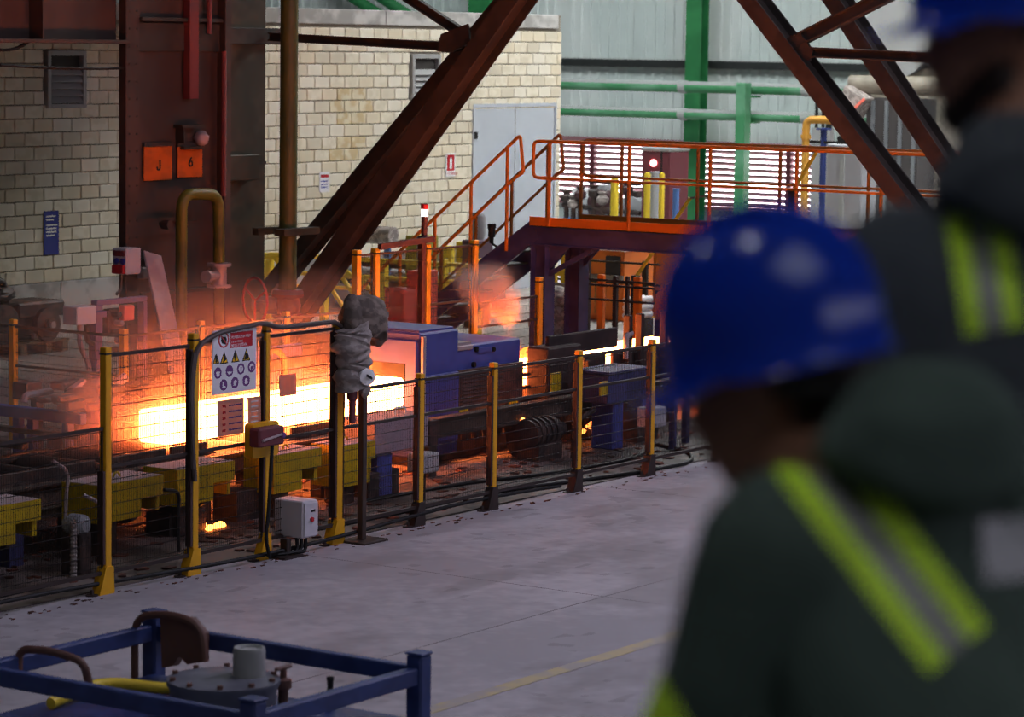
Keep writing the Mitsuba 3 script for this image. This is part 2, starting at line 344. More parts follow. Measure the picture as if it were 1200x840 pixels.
put('bar', MB().cyl((57.4, 44.6, 5.9), (57.4, 41.0, 4.1), .14, 12), 'green_paint', k, smooth=40); put('bar', MB().cyl((57.4, 43.7, 5.9), (57.4, 40.2, 4.1), .14, 12), 'green_paint', k, smooth=40)
for zc, lab in ((3.498, 'upper green pipe with a dusty top along the far wall'), (2.897, 'lower green pipe with a dusty top along the far wall')):
    k = thing('green_pipe', lab, 'pipe', 'green pipes along the far wall')
    labels[k]['label'] = lab
    r = 0.125 if zc > 3 else 0.115
    put('run', MB().cyl((56.4, 28.3, zc), (56.4, 47, zc), r, 18), 'green_pipe', k, smooth=40)
    ang = np.linspace(math.radians(25), math.radians(155), 9)
    v = [(56.4 + (r + .004) * math.cos(a), y, zc + (r + .004) * math.sin(a)) for y in (28.4, 47) for a in ang]
    put('dust_layer', trimesh.Trimesh(v, [t for j in range(8) for t in ((j, j + 9, j + 1), (j + 1, j + 9, j + 10))], process=False), 'dust_grey', k, smooth=40)
    for y in (33.7, 30.6, 38.5): put('coupling', MB().lathe((56.4, y, zc), [(-.09, r + .012), (-.08, r + .02), (.08, r + .02), (.09, r + .012)], (0, 1, 0), 18), 'dust_grey', k, smooth=40)
k = thing('pipe_stand', 'pale green square post carrying the two green pipes', 'post')
put('post', MB().box(55.9, 56.18, 31.838, 32.073, 0, 3.627, .012), 'green_pipe', k)
put('bracket', MB().box(56.1, 56.6, 31.838, 32.073, 3.350 - .05, 3.350), 'green_paint', k)
put('bracket', MB().box(56.1, 56.6, 31.838, 32.073, 2.795 - .05, 2.795), 'green_paint', k)

# ---- the room of cream blocks beside the line
WX0, WX1, WYB, WTOP = 26.8, 45.5, 29.8, 4.95
struct('wall_block', MB().box(WX0, WX1, WYB + .035, WYB + .30, 0, WTOP), 'mortar')
struct('wall_block_end', MB().box(WX1 - .25, WX1, WYB + .30, 40, 0, WTOP).box(WX0, WX0 + .25, WYB + .3, 40, 0, WTOP), 'render_grey')
struct('room_roof', MB().box(WX0, WX1, WYB + .2, 40, 4.55, 4.75), 'render_grey')
for a in np.arange(WX0, WX1 - .2, 2.65):
    struct('coping', MB().box(a + .004, min(WX1, a + 2.646), WYB - .025, WYB + .34, 4.70, WTOP, .012), 'render_grey', 'wall_block')
    if a + 2.65 < 42.5: struct('plinth', MB().box(a + .003, a + 2.647, WYB - .012, WYB + .1, 0, 0.85, .01), 'render_grey', 'wall_block')
DX0, DX1, DZ = 42.72, 45.29, 3.29
blk = {}
def block(w):
    w = round(w, 2)
    if w not in blk:
        v, f = bevel_box((w - .014) / 2, .035, .0925, .008); blk[w] = mikit.ply(trimesh.Trimesh(v, f, process=False))
    return blk[w]
cand = []
HOLES = [(31.78, 32.66, 3.38, 4.26), (40.78, 41.66, 3.38, 4.24), (DX0 - .05, WX1 + 1, 0, DZ + .06)]
for c in range(19):
    z = .85 + .2 * c + .1; x = WX0 + (0.0 if c % 2 else 0.2) - .05
    while x < WX1 - .05:
        spans = [(max(x, WX0), min(x + .4, WX1))]
        for hx0, hx1, hz0, hz1 in HOLES:
            if hz0 < z < hz1:
                spans = [s for a, b in spans for s in ((a, min(b, hx0)), (max(a, hx1), b)) if s[1] - s[0] > .06]
        for a, b in spans: cand.append((a, b, z))
        x += .4
# door jamb strip right of the door
cand += [(DX1 + .05, WX1, .1 + .2 * c + .05) for c in range(16)]
def shown(a):                                                       # the stretches that the photograph shows, nearest first
    return 30.4 < a < 33.4 or a > 36.8
vis = sorted([c for c in cand if shown(c[0])], key=lambda c: c[0]); hid = [c for c in cand if not shown(c[0])] + vis[300:]
def bmat(a, z):
    r = RNG.random()
    if 38.5 < a < 39.35 and 2.4 < z < 3.75 and r < .6: return BLOCKS[4]
    return BLOCKS[0] if r < .45 else BLOCKS[1] if r < .66 else BLOCKS[2] if r < .84 else BLOCKS[3]
for a, b, z in vis[:300]:
    put('block', {**block(b - a), 'to_world': T().translate([(a + b) / 2, WYB + .035 - .006 * RNG.random(), z])}, bmat(a, z), 'wall_block')
rest = {}
for a, b, z in hid:
    v, f = bevel_box((b - a - .014) / 2, .035, .0925, .008); rest.setdefault(bmat(a, z), MB()).add(v + np.array([(a + b) / 2, WYB + .035 - .006 * RNG.random(), z]), f)
for bm, m in rest.items(): put('far_blocks', m, bm, 'wall_block', kind='stuff')
struct('door_1', MB().box(DX0, DX1, WYB + .0, WYB + .06, 0, DZ, .01), 'door_grey')
struct('door_frame', MB().box(DX0 - .05, DX0, WYB - .02, WYB + .08, 0, DZ + .06).box(DX1, DX1 + .05, WYB - .02, WYB + .08, 0, DZ + .06).box(DX0, DX1, WYB - .02, WYB + .08, DZ, DZ + .06), 'door_grey', 'door_1')
struct('hinge', MB().box(DX0 - .02, DX0 + .06, WYB - .04, WYB, 2.74, 2.86), 'black', 'door_1'); struct('seam', MB().box(DX0 + 1.28, DX0 + 1.30, WYB - .006, WYB, .02, DZ), 'louvre_grey', 'door_1')
def vent(x0, x1, z0, z1, label):
    k = thing('wall_vent', label, 'vent')
    t = .075
    put('frame', MB().box(x0, x0 + t, WYB - .05, WYB + .04, z0, z1, .006).box(x1 - t, x1, WYB - .05, WYB + .04, z0, z1, .006).box(x0 + t, x1 - t, WYB - .05, WYB + .04, z1 - t, z1, .006).box(x0 + t, x1 - t, WYB - .05, WYB + .04, z0, z0 + t * .8, .006), 'louvre_grey', k)
    put('opening', MB().box(x0 + t, x1 - t, WYB + .028, WYB + .034, z0 + .05, z1 - t), 'louvre_dark', k)
    n = 5
    for i in range(n):
        z = z0 + .12 + i * (z1 - z0 - .33) / n
        put('slat', MB().bar((x0 + t, WYB - .01, z), (x1 - t, WYB - .01, z), .012, .115, up=(0, .75, 1)), 'louvre_grey', k)
vent(31.80, 32.63, 3.40, 4.24, 'grey louvred vent in the shaded block wall left of the brown column')
vent(40.80, 41.63, 3.40, 4.22, 'grey louvred vent half hidden behind the sloping brown legs')
k = thing('extinguisher_sign', 'small red and white fire extinguisher sign left of the grey door', 'sign')
x0, x1, z0, z1 = 41.84, 42.12, 2.10, 2.51
put('board', MB().box(x0, x1, WYB - .025, WYB - .015, z0, z1), 'white_paint', k)
put('red_field', MB().box(x0 + .03, x1 - .03, WYB - .028, WYB - .025, z0 + .10, z1 - .03), 'sign_red', k)
put('extinguisher_symbol', MB().prism(Polygon([(41.945, z0 + .13), (42.015, z0 + .13), (42.015, z0 + .30), (41.99, z0 + .335), (41.97, z0 + .335), (41.945, z0 + .30)]), 'y', WYB - .031, WYB - .028), 'white_paint', k)
put('lettering', wall_text('EXTINTOR', .045, 41.87, WYB - .026, z0 + .03, .002), 'sign_red', k)
k = thing('blue_notice', 'tall blue notice with white print on the shaded block wall', 'sign')
x0, x1, z0, z1 = 31.74, 32.05, 1.26, 1.90
put('board', MB().box(x0, x1, WYB - .02, WYB - .008, z0, z1), 'sign_blue', k)
for i, w in enumerate((.2, .16, .24, .22, .22, .18)):
    put('print_line', MB().box(x0 + .04, x0 + .04 + w, WYB - .023, WYB - .02, z1 - .09 - i * .05 - (.03 if i > 1 else 0), z1 - .065 - i * .05 - (.03 if i > 1 else 0)), 'sign_white', k)
k = thing('paper_notice', 'faded white paper notice with a red heading on the bright block wall', 'sign')
put('sheet', MB().box(38.28, 38.55, WYB - .012, WYB - .006, 1.95, 2.28), 'sign_white', k)
put('heading', MB().box(38.31, 38.52, WYB - .014, WYB - .012, 2.19, 2.24), 'sign_red', k)
for i in range(3): put('print_line', MB().box(38.32, 38.50, WYB - .014, WYB - .012, 2.02 + i * .05, 2.04 + i * .05), 'sign_blue', k)

# ---------------------------------------------------------------- the brown steel portal over the line
CY = 25.0
k = thing('crane_column', 'massive dark brown riveted steel column beside the glowing line', 'column')
put('web_plate', MB().box(28.3, 29.95, CY, CY + .05, 0, 7.5), 'brown_steel', k)
put('flange', MB().box(28.08, 28.34, CY - .06, CY + .07, 0, 7.5, .01), 'brown_steel', k)
put('flange', MB().box(29.93, 30.06, CY - .14, CY + .5, 0, 7.5, .01), 'brown_steel', k)
put('side_leg', MB().box(30.06, 31.07, CY + .10, CY + .9, 0, 7.5, .015), 'olive_steel', k)
for z in (4.66, 1.16): put('stiffener', MB().box(28.34, 29.93, CY - .10, CY, z, z + .05, .004), 'brown_dark', k)
for z in (4.28,): put('stiffener', MB().box(28.34, 29.93, CY - .04, CY, z, z + .36, .004), 'brown_dark', k)
put('tie_plate', MB().box(30.0, 31.4, CY + .02, CY + .10, 4.38, 4.60, .008), 'brown_dark', k); put('tie_plate', MB().box(30.0, 30.75, CY - .06, CY + .10, 2.58, 2.92, .01), 'olive_steel', k)
put('tie_plate', MB().box(30.3, 31.0, CY + .03, CY + .10, 2.78, 2.82), 'brown_dark', k)
rv = MB()
for z in np.arange(.6, 7.2, .22):
    for x in (28.14, 28.28): rv.lathe((x, CY - .06, z), [(0, .016), (.012, .012)], (0, -1, 0), 6)
put('rivets', rv, 'brown_dark', k, kind='stuff')
put('bracket', MB().box(29.05, 29.5, CY - .16, CY, 3.30, 3.34).box(29.1, 29.14, CY - .14, CY, 3.1, 3.3).box(29.15, 29.6, CY - .1, CY, 3.02, 3.06), 'brown_dark', k, label='small dark bracket above the orange plates')
put('lug', MB().mesh_add(blob((29.52, CY - .08, 3.16), .1, .3, 3, 3, 2)), 'flange_grey', k, smooth=True)
for nm, t, (x0, z1), (x1, z0), tx, tz in (('J', 'J', (28.448, 3.069), (28.995, 2.634), .42, .44), ('6', '6', (29.103, 3.055), (29.598, 2.654), .40, .50)):
    q = thing('letter_plate', f'orange square plate marked {nm} fixed to the brown column', 'sign')
    put('plate', MB().box(x0, x1, CY - .035, CY - .02, z0, z1, .004), 'orange_plate', q)
    put('lettering', wall_text(t, .12, x0 + tx * (x1 - x0), CY - .036, z0 + tz * (z1 - z0) - .06, .004), 'black', q)
    put('clip_rail', MB().box(x0 - .01, x1 + .01, CY - .05, CY - .02, z1, z1 + .05), 'louvre_dark', q)
def conduit(pts, r, mt, label, name='conduit', n=8, cat='pipe', parent=None):
    return put(name, MB().tube(rounded(pts, .08), r, n), mt, parent, smooth=40, label=label, cat=None if parent else cat)
COLUMN = 'crane_column'; k = COLUMN
put('cable_duct', MB().box(29.219, 29.396, CY - .14, CY - .02, 3.670, 7.2, .008), 'red_conduit', k, label='flat red painted cable duct')
conduit([(29.642, CY - .1, 7.2), (29.642, CY - .1, 4.507)], .035, 'red_conduit', 'short red conduit', parent=COLUMN)
conduit([(29.826, CY - .2, 4.289), (29.826, CY - .2, 2.396)], .035, 'red_conduit', 'long red conduit', parent=COLUMN)
# girder to the left
k = thing('crane_girder', 'deep shadowed crane girder above the shaded block wall', 'crane girder')
put('web', MB().box(18, 28.07, CY + .1, CY + .16, 4.42, 6.6), 'brown_steel', k); put('bottom_flange', MB().box(18, 28.07, CY - .14, CY + .5, 4.37, 4.42, .006), 'brown_steel', k)
for x in np.arange(19, 28, 1.5): put('stiffener', MB().box(x, x + .03, CY - .12, CY + .1, 4.42, 6.6), 'brown_steel', k)
put('gallery_deck', MB().box(18, 36.6, CY + 1.0, 29.5, 5.36, 5.5), 'brown_steel', k)  # unseen slab added to shade the left end of the block wall
conduit(sag((25.888, 25.000, 4.104), (28.116, 25.000, 4.069), .02), .022, 'black', 'thin black cable stretched below the crane girder', 'overhead_cable', 6, 'cable')
k = thing('hanging_cable', 'black cable sagging from the underside of the girder', 'cable'); put('cable', MB().tube(sag((25.745, 25.000, 4.307), (26.389, 25.000, 4.388), .06), .02, 6), 'black', k, smooth=True)
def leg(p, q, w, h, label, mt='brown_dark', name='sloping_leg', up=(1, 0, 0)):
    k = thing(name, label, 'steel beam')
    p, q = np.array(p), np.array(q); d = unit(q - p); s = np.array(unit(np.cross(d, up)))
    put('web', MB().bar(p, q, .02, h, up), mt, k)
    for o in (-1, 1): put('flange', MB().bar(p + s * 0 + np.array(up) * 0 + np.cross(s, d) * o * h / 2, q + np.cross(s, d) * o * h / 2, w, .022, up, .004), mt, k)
    return k
def ext(p, q, a, b):
    p, q = np.array(p), np.array(q); return p + (p - q) * a, q + (q - p) * b
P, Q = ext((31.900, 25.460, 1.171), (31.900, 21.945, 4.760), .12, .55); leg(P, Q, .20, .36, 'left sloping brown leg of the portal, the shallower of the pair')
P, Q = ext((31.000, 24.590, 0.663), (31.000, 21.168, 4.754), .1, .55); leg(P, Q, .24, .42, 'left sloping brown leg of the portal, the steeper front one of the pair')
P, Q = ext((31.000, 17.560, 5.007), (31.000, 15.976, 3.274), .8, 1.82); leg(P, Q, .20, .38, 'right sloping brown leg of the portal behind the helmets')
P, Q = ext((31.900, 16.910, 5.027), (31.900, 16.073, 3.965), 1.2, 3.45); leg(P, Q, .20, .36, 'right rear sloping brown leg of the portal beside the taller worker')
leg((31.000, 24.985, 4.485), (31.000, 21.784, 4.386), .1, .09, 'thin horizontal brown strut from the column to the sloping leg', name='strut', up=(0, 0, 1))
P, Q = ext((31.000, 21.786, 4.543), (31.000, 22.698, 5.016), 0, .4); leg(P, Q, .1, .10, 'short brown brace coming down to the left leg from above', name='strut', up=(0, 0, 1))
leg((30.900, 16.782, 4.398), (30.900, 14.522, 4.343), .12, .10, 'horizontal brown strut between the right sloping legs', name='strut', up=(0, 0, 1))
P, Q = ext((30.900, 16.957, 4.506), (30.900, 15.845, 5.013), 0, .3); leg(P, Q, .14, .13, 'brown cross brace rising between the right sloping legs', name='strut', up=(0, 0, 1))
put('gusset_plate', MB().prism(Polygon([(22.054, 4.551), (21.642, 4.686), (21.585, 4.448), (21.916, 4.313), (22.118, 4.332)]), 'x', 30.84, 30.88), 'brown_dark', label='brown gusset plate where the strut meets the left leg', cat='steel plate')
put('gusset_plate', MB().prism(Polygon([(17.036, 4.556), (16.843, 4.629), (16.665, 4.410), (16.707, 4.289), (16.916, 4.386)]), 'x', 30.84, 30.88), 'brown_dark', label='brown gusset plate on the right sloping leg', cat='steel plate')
put('leg_foot', MB().box(31.12, 32.3, 24.2, 24.95, 0, .06, .01).box(31.3, 32.0, 24.4, 24.9, .06, .5, .02), 'brown_dark', label='steel foot plinth under the left sloping legs', cat='plinth')
# ---------------------------------------------------------------- the rolling line
HOTE = {'type': 'area', 'radiance': {'type': 'rgb', 'value': HOT}}
k = thing('hot_billet', 'white hot glowing steel billet lying on the roller table', 'steel billet')
put('bar', MB()  .box(20.98, 30.3, 18.12, 18.50, .64, .955, .03), 'scale', k, emitter=HOTE)
# roller table: frames, rollers, guards
k = thing('roller_table', 'dark roller table with guard plates carrying the glowing billet', 'conveyor')
put('side_frame', MB().ibeam((12.5, 17.55, .50), (31.0, 17.55, .50), .14, .20, .02), 'table_steel', k)
put('side_frame', MB().ibeam((12.5, 18.95, .46), (31.0, 18.95, .46), .14, .24, .02), 'table_steel', k)
for i, x in enumerate(np.arange(13.0, 24.6, .62)):
    r = put('roller', MB().lathe((x, 17.6, .47), [(0, .05), (.05, .05), (.06, .155), (1.24, .155), (1.25, .05), (1.3, .05)], (0, 1, 0), 14), 'roller_steel', k, smooth=40)
for x in (13.4, 15.4, 17.2, 19.0, 20.8, 22.6, 24.4):
    put('leg', MB().box(x - .07, x + .07, 17.48, 17.62, 0, .40, .01), 'table_steel', k); put('leg', MB().box(x - .07, x + .07, 18.88, 19.02, 0, .36, .01), 'table_steel', k)
for (xa, za), (xb, zb) in (((17.743, 0.522), (19.542, 0.796)), ((19.711, 0.599), (20.504, 0.804)), ((20.589, 0.572), (21.088, 0.735)), ((22.376, 0.483), (23.067, 0.794)), ((23.478, 0.460), (24.199, 0.720))):
    put('guard_plate', MB().box(xa, xb, 17.72, 17.76, .53, .70, .008), 'table_steel', k)
put('guard_plate', MB().box(22.9, 24.7, 19.1, 19.14, .55, .75), 'table_steel', k)
put('lower_rail', MB().ibeam((12.5, 17.30, .40), (20.6, 17.30, .40), .08, .09, .012), 'table_steel', k)
put('scanner_block', MB().box(21.416, 21.902, 17.6, 17.7, .42, .56, .01).box(21.543, 21.850, 17.45, 17.65, 0, .45, .01), 'dark_machine', k)
# drive covers
def cover(x1, yf, zt, L, D, label, H=.33, cut=.30):
    k = thing('drive_cover', label, 'machine cover', 'yellow drive covers along the roller table')
    x0 = x1 - L; xc = x1 - cut
    hood = Polygon([(x0, zt - H), (xc, zt - H), (xc, zt - .17), (x1, zt - .17), (x1, zt), (x0, zt)])
    put('hood', MB().prism(hood, 'y', yf, yf + D), 'yellow_cover', k)
    put('dust_top', MB().box(x0 + .01, x1 - .01, yf + .01, yf + D - .01, zt, zt + .006), mat('cover_pale', (176, 158, 158), .9), k)  # pale pinkish sheet over the top of the cover
    put('foot', MB().box(x1 - .05, x1, yf + .05, yf + D, zt - .31, zt - .17), 'yellow_cover', k)
    put('lifting_eye', MB().tube(arc((x0 + L * .55, yf + D / 2, zt + .01), .04, 0, 180, (1, 0, 0), (0, 0, 1), 7), .01, 6), 'yellow_cover', k, smooth=True)
    put('gearbox', MB().box(x0 + .12, x0 + .34, yf + .08, yf + D - .06, 0, zt - H, .02), 'dark_machine', k)
    put('coupling', MB().lathe((x1 - .22, yf + .15, zt - .33), [(0, .06), (.1, .1), (.3, .1), (.4, .06)], (0, 1, 0), 12), 'roller_steel', k, smooth=40)
cover(17.752, 16.7, .665, 0.85, .40, 'yellow drive cover cut off by the left edge of the photograph')
cover(19.466, 16.85, .655, 0.85, .42, 'yellow drive cover behind the first tall yellow fence post')
cover(20.619, 17.0, .64, 0.80, .40, 'yellow drive cover under the bright middle of the billet')
cover(21.910, 17.0, .62, 0.72, .36, 'brightly lit yellow drive cover behind the gate latch', H=.36)
cover(22.759, 17.0, .60, 0.55, .36, 'glowing yellow drive cover next to the pinkish grey box', H=.40, cut=.08)
# hoses, motors and clutter under the covers
def motor(c, L, r, label, axis=(0, 1, 0), mt='motor_grey'):
    k = thing('drive_motor', label, 'motor')
    c = np.array(c, float); d = np.array(unit(axis))
    put('casing', MB().lathe(c, [(0, r * .6), (.03, r), (L * .8, r), (L * .85, r * .8), (L, r * .75)], axis, 16), mt, k, smooth=40)
    for i in range(5): put('fin', MB().lathe(c + d * (L * (.15 + i * .13)), [(0, r * 1.08), (.02, r * 1.08)], axis, 16), mt, k)
    put('foot', MB().box(c[0] - r * .8, c[0] + r * .8, min(c[1], (c + d * L)[1]), max(c[1] + .02, (c + d * L)[1]), 0, max(.03, c[2] - r * .7), .008), 'dark_machine', k)
motor((18.029, 16.45, .43), .22, .085, 'pale valve body with a looped hose under the yellow covers')
for i, (a, b, lab) in enumerate((((98, 580), (122, 632), 'pale hose looping down from the valve body'), ((70, 560), (76, 610), 'thin hose beside the leftmost drive cover'), ((196, 575), (210, 610), 'dark hose below the middle drive cover'))):
    p0 = [(18.105, 16.550, 0.671), (18.110, 16.900, 0.925), (19.177, 16.600, 0.581)][i]; p1 = [(18.201, 16.400, 0.242), (18.255, 16.900, 0.472), (19.358, 16.600, 0.274)][i]
    p0, p1 = np.array(p0), np.array(p1); mid = (p0 + p1) / 2 + np.array([.12, 0, .12])
    put('hose', MB().tube(rounded([p0, mid, p1, p1 * [1, 1, 0] + [0.02, 0, .01]], .15, 8), .017, 7), ('flange_grey', 'flange_grey', 'dark_rubber')[i], smooth=40, label=lab, cat='hose')
k = thing('cable_riser', 'corrugated grey cable riser standing under the drive covers', 'cable riser')
put('pipe', MB().lathe((17.925, 16.5, 0), [v for i in range(14) for v in ((i * .035, .024), (i * .035 + .017, .032))], n=10), 'sleeve_grey', k, smooth=40)
put('post', MB().box(17.9, 18.08, 17.2, 17.38, 0, .6, .01), 'bridge_purple', label='blue grey steel stanchion left of the drive covers', cat='post')
for i in range(46):                                                 # flakes of mill scale fallen round the line
    pass
fl = MB()
for i in range(420):
    x, y = RNG.uniform(17, 31), RNG.uniform(16.1, 18.9); s = RNG.uniform(.015, .06)
    v, f = CUBEV * [s, s * RNG.uniform(.4, 1), .008], CUBEF; a = RNG.uniform(0, 6.28); R = np.array([[math.cos(a), -math.sin(a), 0], [math.sin(a), math.cos(a), 0], [0, 0, 1]])
    fl.add(v @ R.T + [x, y, .018], f)
put('scale_flakes', fl, 'scale', label='loose mill scale flakes scattered under the rolling line', cat='debris', kind='stuff')
k = thing('stack_of_blocks', 'dark steel blocks stacked below the billet', 'steel blocks')
for x0, x1, y0, z1 in ((20.9, 21.3, 17.2, .30), (21.35, 21.75, 17.3, .42), (19.9, 20.4, 17.15, .22), (22.8, 23.3, 17.1, .26)): put('block', MB().box(x0, x1, y0, y0 + .3, 0, z1, .01), 'dark_machine', k)
# board behind the billet and the arched hot pipe
k = thing('heat_shield', 'scorched upright heat shield behind the glowing billet', 'heat shield')
put('panel', MB().box(23.2, 24.6, 19.35, 19.40, 0, 1.25, .01), 'machine_blue', k); put('panel', MB().box(21.2, 23.1, 19.5, 19.55, 0, .72, .01), 'panel_brown', k)
put('cap', MB().box(23.4, 24.6, 19.25, 19.35, 1.02, 1.12), 'table_steel', k)
k = thing('hose_arch', 'thick arched pipe curling over the billet behind the gate', 'pipe')
put('arch', MB().tube(arc((23.660, 19.000, 1.077), .19, -60, 230, (1, 0, 0), (0, 0, 1), 16), .035, 10), 'orange_olive', k, smooth=True)
put('stem', MB().cyl(np.array((23.660, 19.000, 1.077)) + [-.12, 0, -.15], np.array((23.660, 19.000, 1.077)) + [-.12, 0, -1.0], .04, 8), 'orange_olive', k)
# transfer table rails coming in from the back left
k = thing('transfer_bed', 'dark transfer bed with blue rails joining the line from behind', 'conveyor')
for z, mt in ((.80, 'machine_blue'), (.62, 'table_steel')): put('rail', MB().bar((21.0, 19.2, z), (21.0, 24.5, z), .10, .11 if z > .7 else .05, b=.008), mt, k)
put('rail', MB().bar((20.2, 19.2, .62), (20.2, 24.5, .62), .10, .06, b=.008), 'table_steel', k)
for y in (19.4, 19.86, 20.05, 21, 22.4, 24): put('stanchion', MB().box(20.96, 21.04, y - .04, y + .04, 0, .75), 'machine_blue', k)
put('deck', MB().box(18.6, 20.2, 19.1, 24.5, .28, .40, .01), 'table_steel', k)
for i in range(7): put('skid', MB().box(18.7, 20.9, 19.5 + i * .7, 19.58 + i * .7, .40, .50), 'roller_steel', k)
for x in (18.7, 20.1):
    for y in (19.3, 24.2): put('leg', MB().box(x - .06, x + .06, y - .06, y + .06, 0, .3), 'table_steel', k)
k = thing('scrap_pile', 'smoking heap of scorched machinery and pipe at the billet end', 'machine')
for i, (px_, r, sq) in enumerate((((21.517, 19.600, 0.960), .30, (1.3, .8, .7)), ((21.103, 19.400, 0.947), .22, (1.2, 1, .8)), ((21.816, 19.600, 0.864), .28, (1, .8, 1)), ((21.983, 19.500, 0.770), .25, (.9, .8, 1.2)))):
    g_ = np.random.default_rng(20 + i); mm = MB()
    for j in range(7):
        o = np.array(px_) + g_.normal(0, 1, 3) * [r * .9, r * .5, r * .22]; s_ = g_.uniform(.25, .6, 3) * r * [1.3, .8, .5]
        put('casting', MB().box(o[0] - s_[0], o[0] + s_[0], o[1] - s_[1], o[1] + s_[1], o[2] - s_[2], o[2] + s_[2], .02), 'dark_machine' if j % 3 else 'panel_brown', k)
    put('shaft', MB().lathe(np.array(px_) + [-r * .6, 0, r * .2], [(0, .05), (.1, .09), (.3, .09), (.4, .05)], (1, 0, 0), 12), 'dark_machine', k, smooth=40)
for x in (21.0, 21.5, 22.0): put('support', MB().box(x - .08, x + .08, 19.4, 19.6, 0, .6), 'dark_machine', k)
put('pipe', MB().tube(rounded([(21.022, 20.000, 0.897), (21.047, 20.000, 0.962), (21.410, 20.000, 0.972)], .1), .035, 8), 'flange_grey', k, smooth=40)
for a in (82, 98, 112): put('pipe', MB().cyl(np.array((21.247, 19.600, 1.001)) + [(a - 82) * .02, 0, 0], np.array((21.248, 19.600, 1.085)) + [(a - 82) * .02 + .2, 0, 0], .05, 8), 'flange_grey', k, smooth=40)
k = thing('operator_box', 'small dark box on the transfer bed at the far left', 'cabinet'); put('body', MB().box(21.691, 21.927, 20.6, 20.8, .8, 0.975, .01), 'panel_brown', k); put('stem', MB().box(21.9, 22.0, 20.66, 20.74, 0, .82), 'panel_brown', k)

# the blue machine the billet runs into
BX0, BX1, BX2, BY0, BY1 = 24.80, 25.50, 26.72, 17.95, 18.95
k = thing('blue_housing', 'big blue machine housing that the billet runs into', 'machine')
put('tall_body', MB().box(BX0, BX1, BY0, BY1, .10, 1.43, .02), 'machine_blue', k)
put('low_body', MB().box(BX1, BX2, BY0 + .03, BY1, .72, 1.24, .02), 'machine_blue', k)
put('front_panel', MB().box(BX0 + .03, BX1 - .03, BY0 - .03, BY0, .25, .98, .008), 'machine_blue', k)
put('entry_frame', MB().box(BX0 - .05, BX0, BY0 + .02, BY0 + .16, .3, 1.35, .006).box(BX0 - .05, BX0, BY1 - .16, BY1 - .02, .3, 1.35, .006).box(BX0 - .05, BX0, BY0 + .1, BY1 - .1, 1.1, 1.35, .006), 'machine_blue', k)
put('entry_mouth', MB().box(BX0 - .055, BX0 - .04, BY0 + .16, BY1 - .16, .45, 1.1), 'black', k)
put('side_strip', MB().box(BX0 - .01, BX0 + .04, BY0 - .05, BY0 - .01, .3, 1.40, .006), 'flange_grey', k)
put('lid', MB().box(BX0 + .05, BX1 - .03, BY0 + .05, BY1 - .05, 1.43, 1.455, .006), 'machine_blue', k)
put('louvre_panel', MB().box(BX1, BX2, BY0 - .01, BY0 + .03, .30, .98, .006), 'panel_brown', k)
for i in range(9): put('louvre', MB().bar((BX1 + .03, BY0 - .015, .60 + i * .042), (BX2 - .4, BY0 - .015, .60 + i * .042), .012, .03, up=(0, .5, 1)), 'panel_brown', k)
put('grille', MB().box(25.484, 25.770, BY0 + .03, BY0 + .3, 1.24, 1.27).box(25.484, 25.770, BY0, BY0 + .05, 1.19, 1.24, .006), 'flange_grey', k)
for a in ((557, 408), (554, 427), (577, 409)): pass
put('bolt', MB().lathe((25.850, 17.980, 1.181), [(0, .03), (.03, .03)], (0, -1, 0), 8), 'black', k); put('bolt', MB().lathe((25.806, 17.980, 1.018), [(0, .03), (.03, .03)], (0, -1, 0), 8), 'black', k); put('bolt', MB().lathe((26.174, 17.980, 1.155), [(0, .025), (.03, .025)], (0, -1, 0), 8), 'black', k)
put('name_bar', MB().box(25.870, 26.129, BY0 - .0, BY0 + .04, 1.14, 1.19), 'machine_blue', k)
put('yellow_tag', MB().box(25.495, 25.654, BY0 - .03, BY0 - .01, 0.402, 0.587, .01), 'yellow_cover', k)
put('yellow_tag', MB().box(26.419, 26.603, BY0 - .03, BY0 - .01, 0.449, 0.581, .01), 'yellow_cover', k)
put('round_cap', MB().lathe((25.137, 17.900, 0.445), [(0, .07), (.03, .07), (.04, .05)], (0, -1, 0), 12), 'panel_brown', k)
put('plinth', MB().box(BX0 + .02, BX2 + .9, BY0 + .1, BY1, 0, .30, .02), 'dark_machine', k)
for i in range(6): put('manifold', MB().lathe((BX1 + .1 + i * .2, BY0 - .03, .22), [(0, .05), (.0, .05), (.16, .05), (.18, .07), (.24, .07)], (0, 0, 1), 10), 'dark_machine', k, smooth=40)
k = thing('descaling_head', 'dark upright descaling frame in the smoking gap after the blue housing', 'machine')
put('front_column', MB().box(26.941, 27.616, 17.75, 18.05, 0.25, 1.12, .02), 'hood_dark', k)
put('splash_plate', MB().box(26.819, 27.197, 17.66, 17.72, .3, .95, .01), 'hood_dark', k)
put('yellow_tag', MB().box(26.822, 27.027, 17.63, 17.66, .62, .86, .01), 'yellow_cover', k)
put('lower_bar', MB().box(26.7, 28.4, 17.9, 18.02, .35, .58, .01), 'hood_dark', k); put('cross_bar', MB().box(26.72, 27.1, 18.0, 18.06, .80, .83).box(26.72, 27.1, 18.0, 18.06, .66, .69), 'hood_dark', k)
put('rear_hood', MB().box(27.143, 28.569, 17.88, 17.94, 1.005, 1.225, .01), 'hood_dark', k)
put('base', MB().box(26.9, 29.9, 17.9, 18.9, 0, .25, .02), 'dark_machine', k)
k = thing('side_guide', 'dark guard plates hiding most of the billet beyond the smoke', 'machine guard')
gx = [27.989, 28.440, 29.510]
put('plate', MB().box(gx[0], gx[1], 17.95, 18.0, .25, .935, .01), 'hood_dark', k)
put('plate', MB().box(gx[1] + .16, gx[2] + 1.6, 17.95, 18.0, .25, .93, .01), 'hood_dark', k)
put('plate', MB().box(gx[1], gx[1] + .16, 17.95, 18.0, .25, .60, .01), 'hood_dark', k)
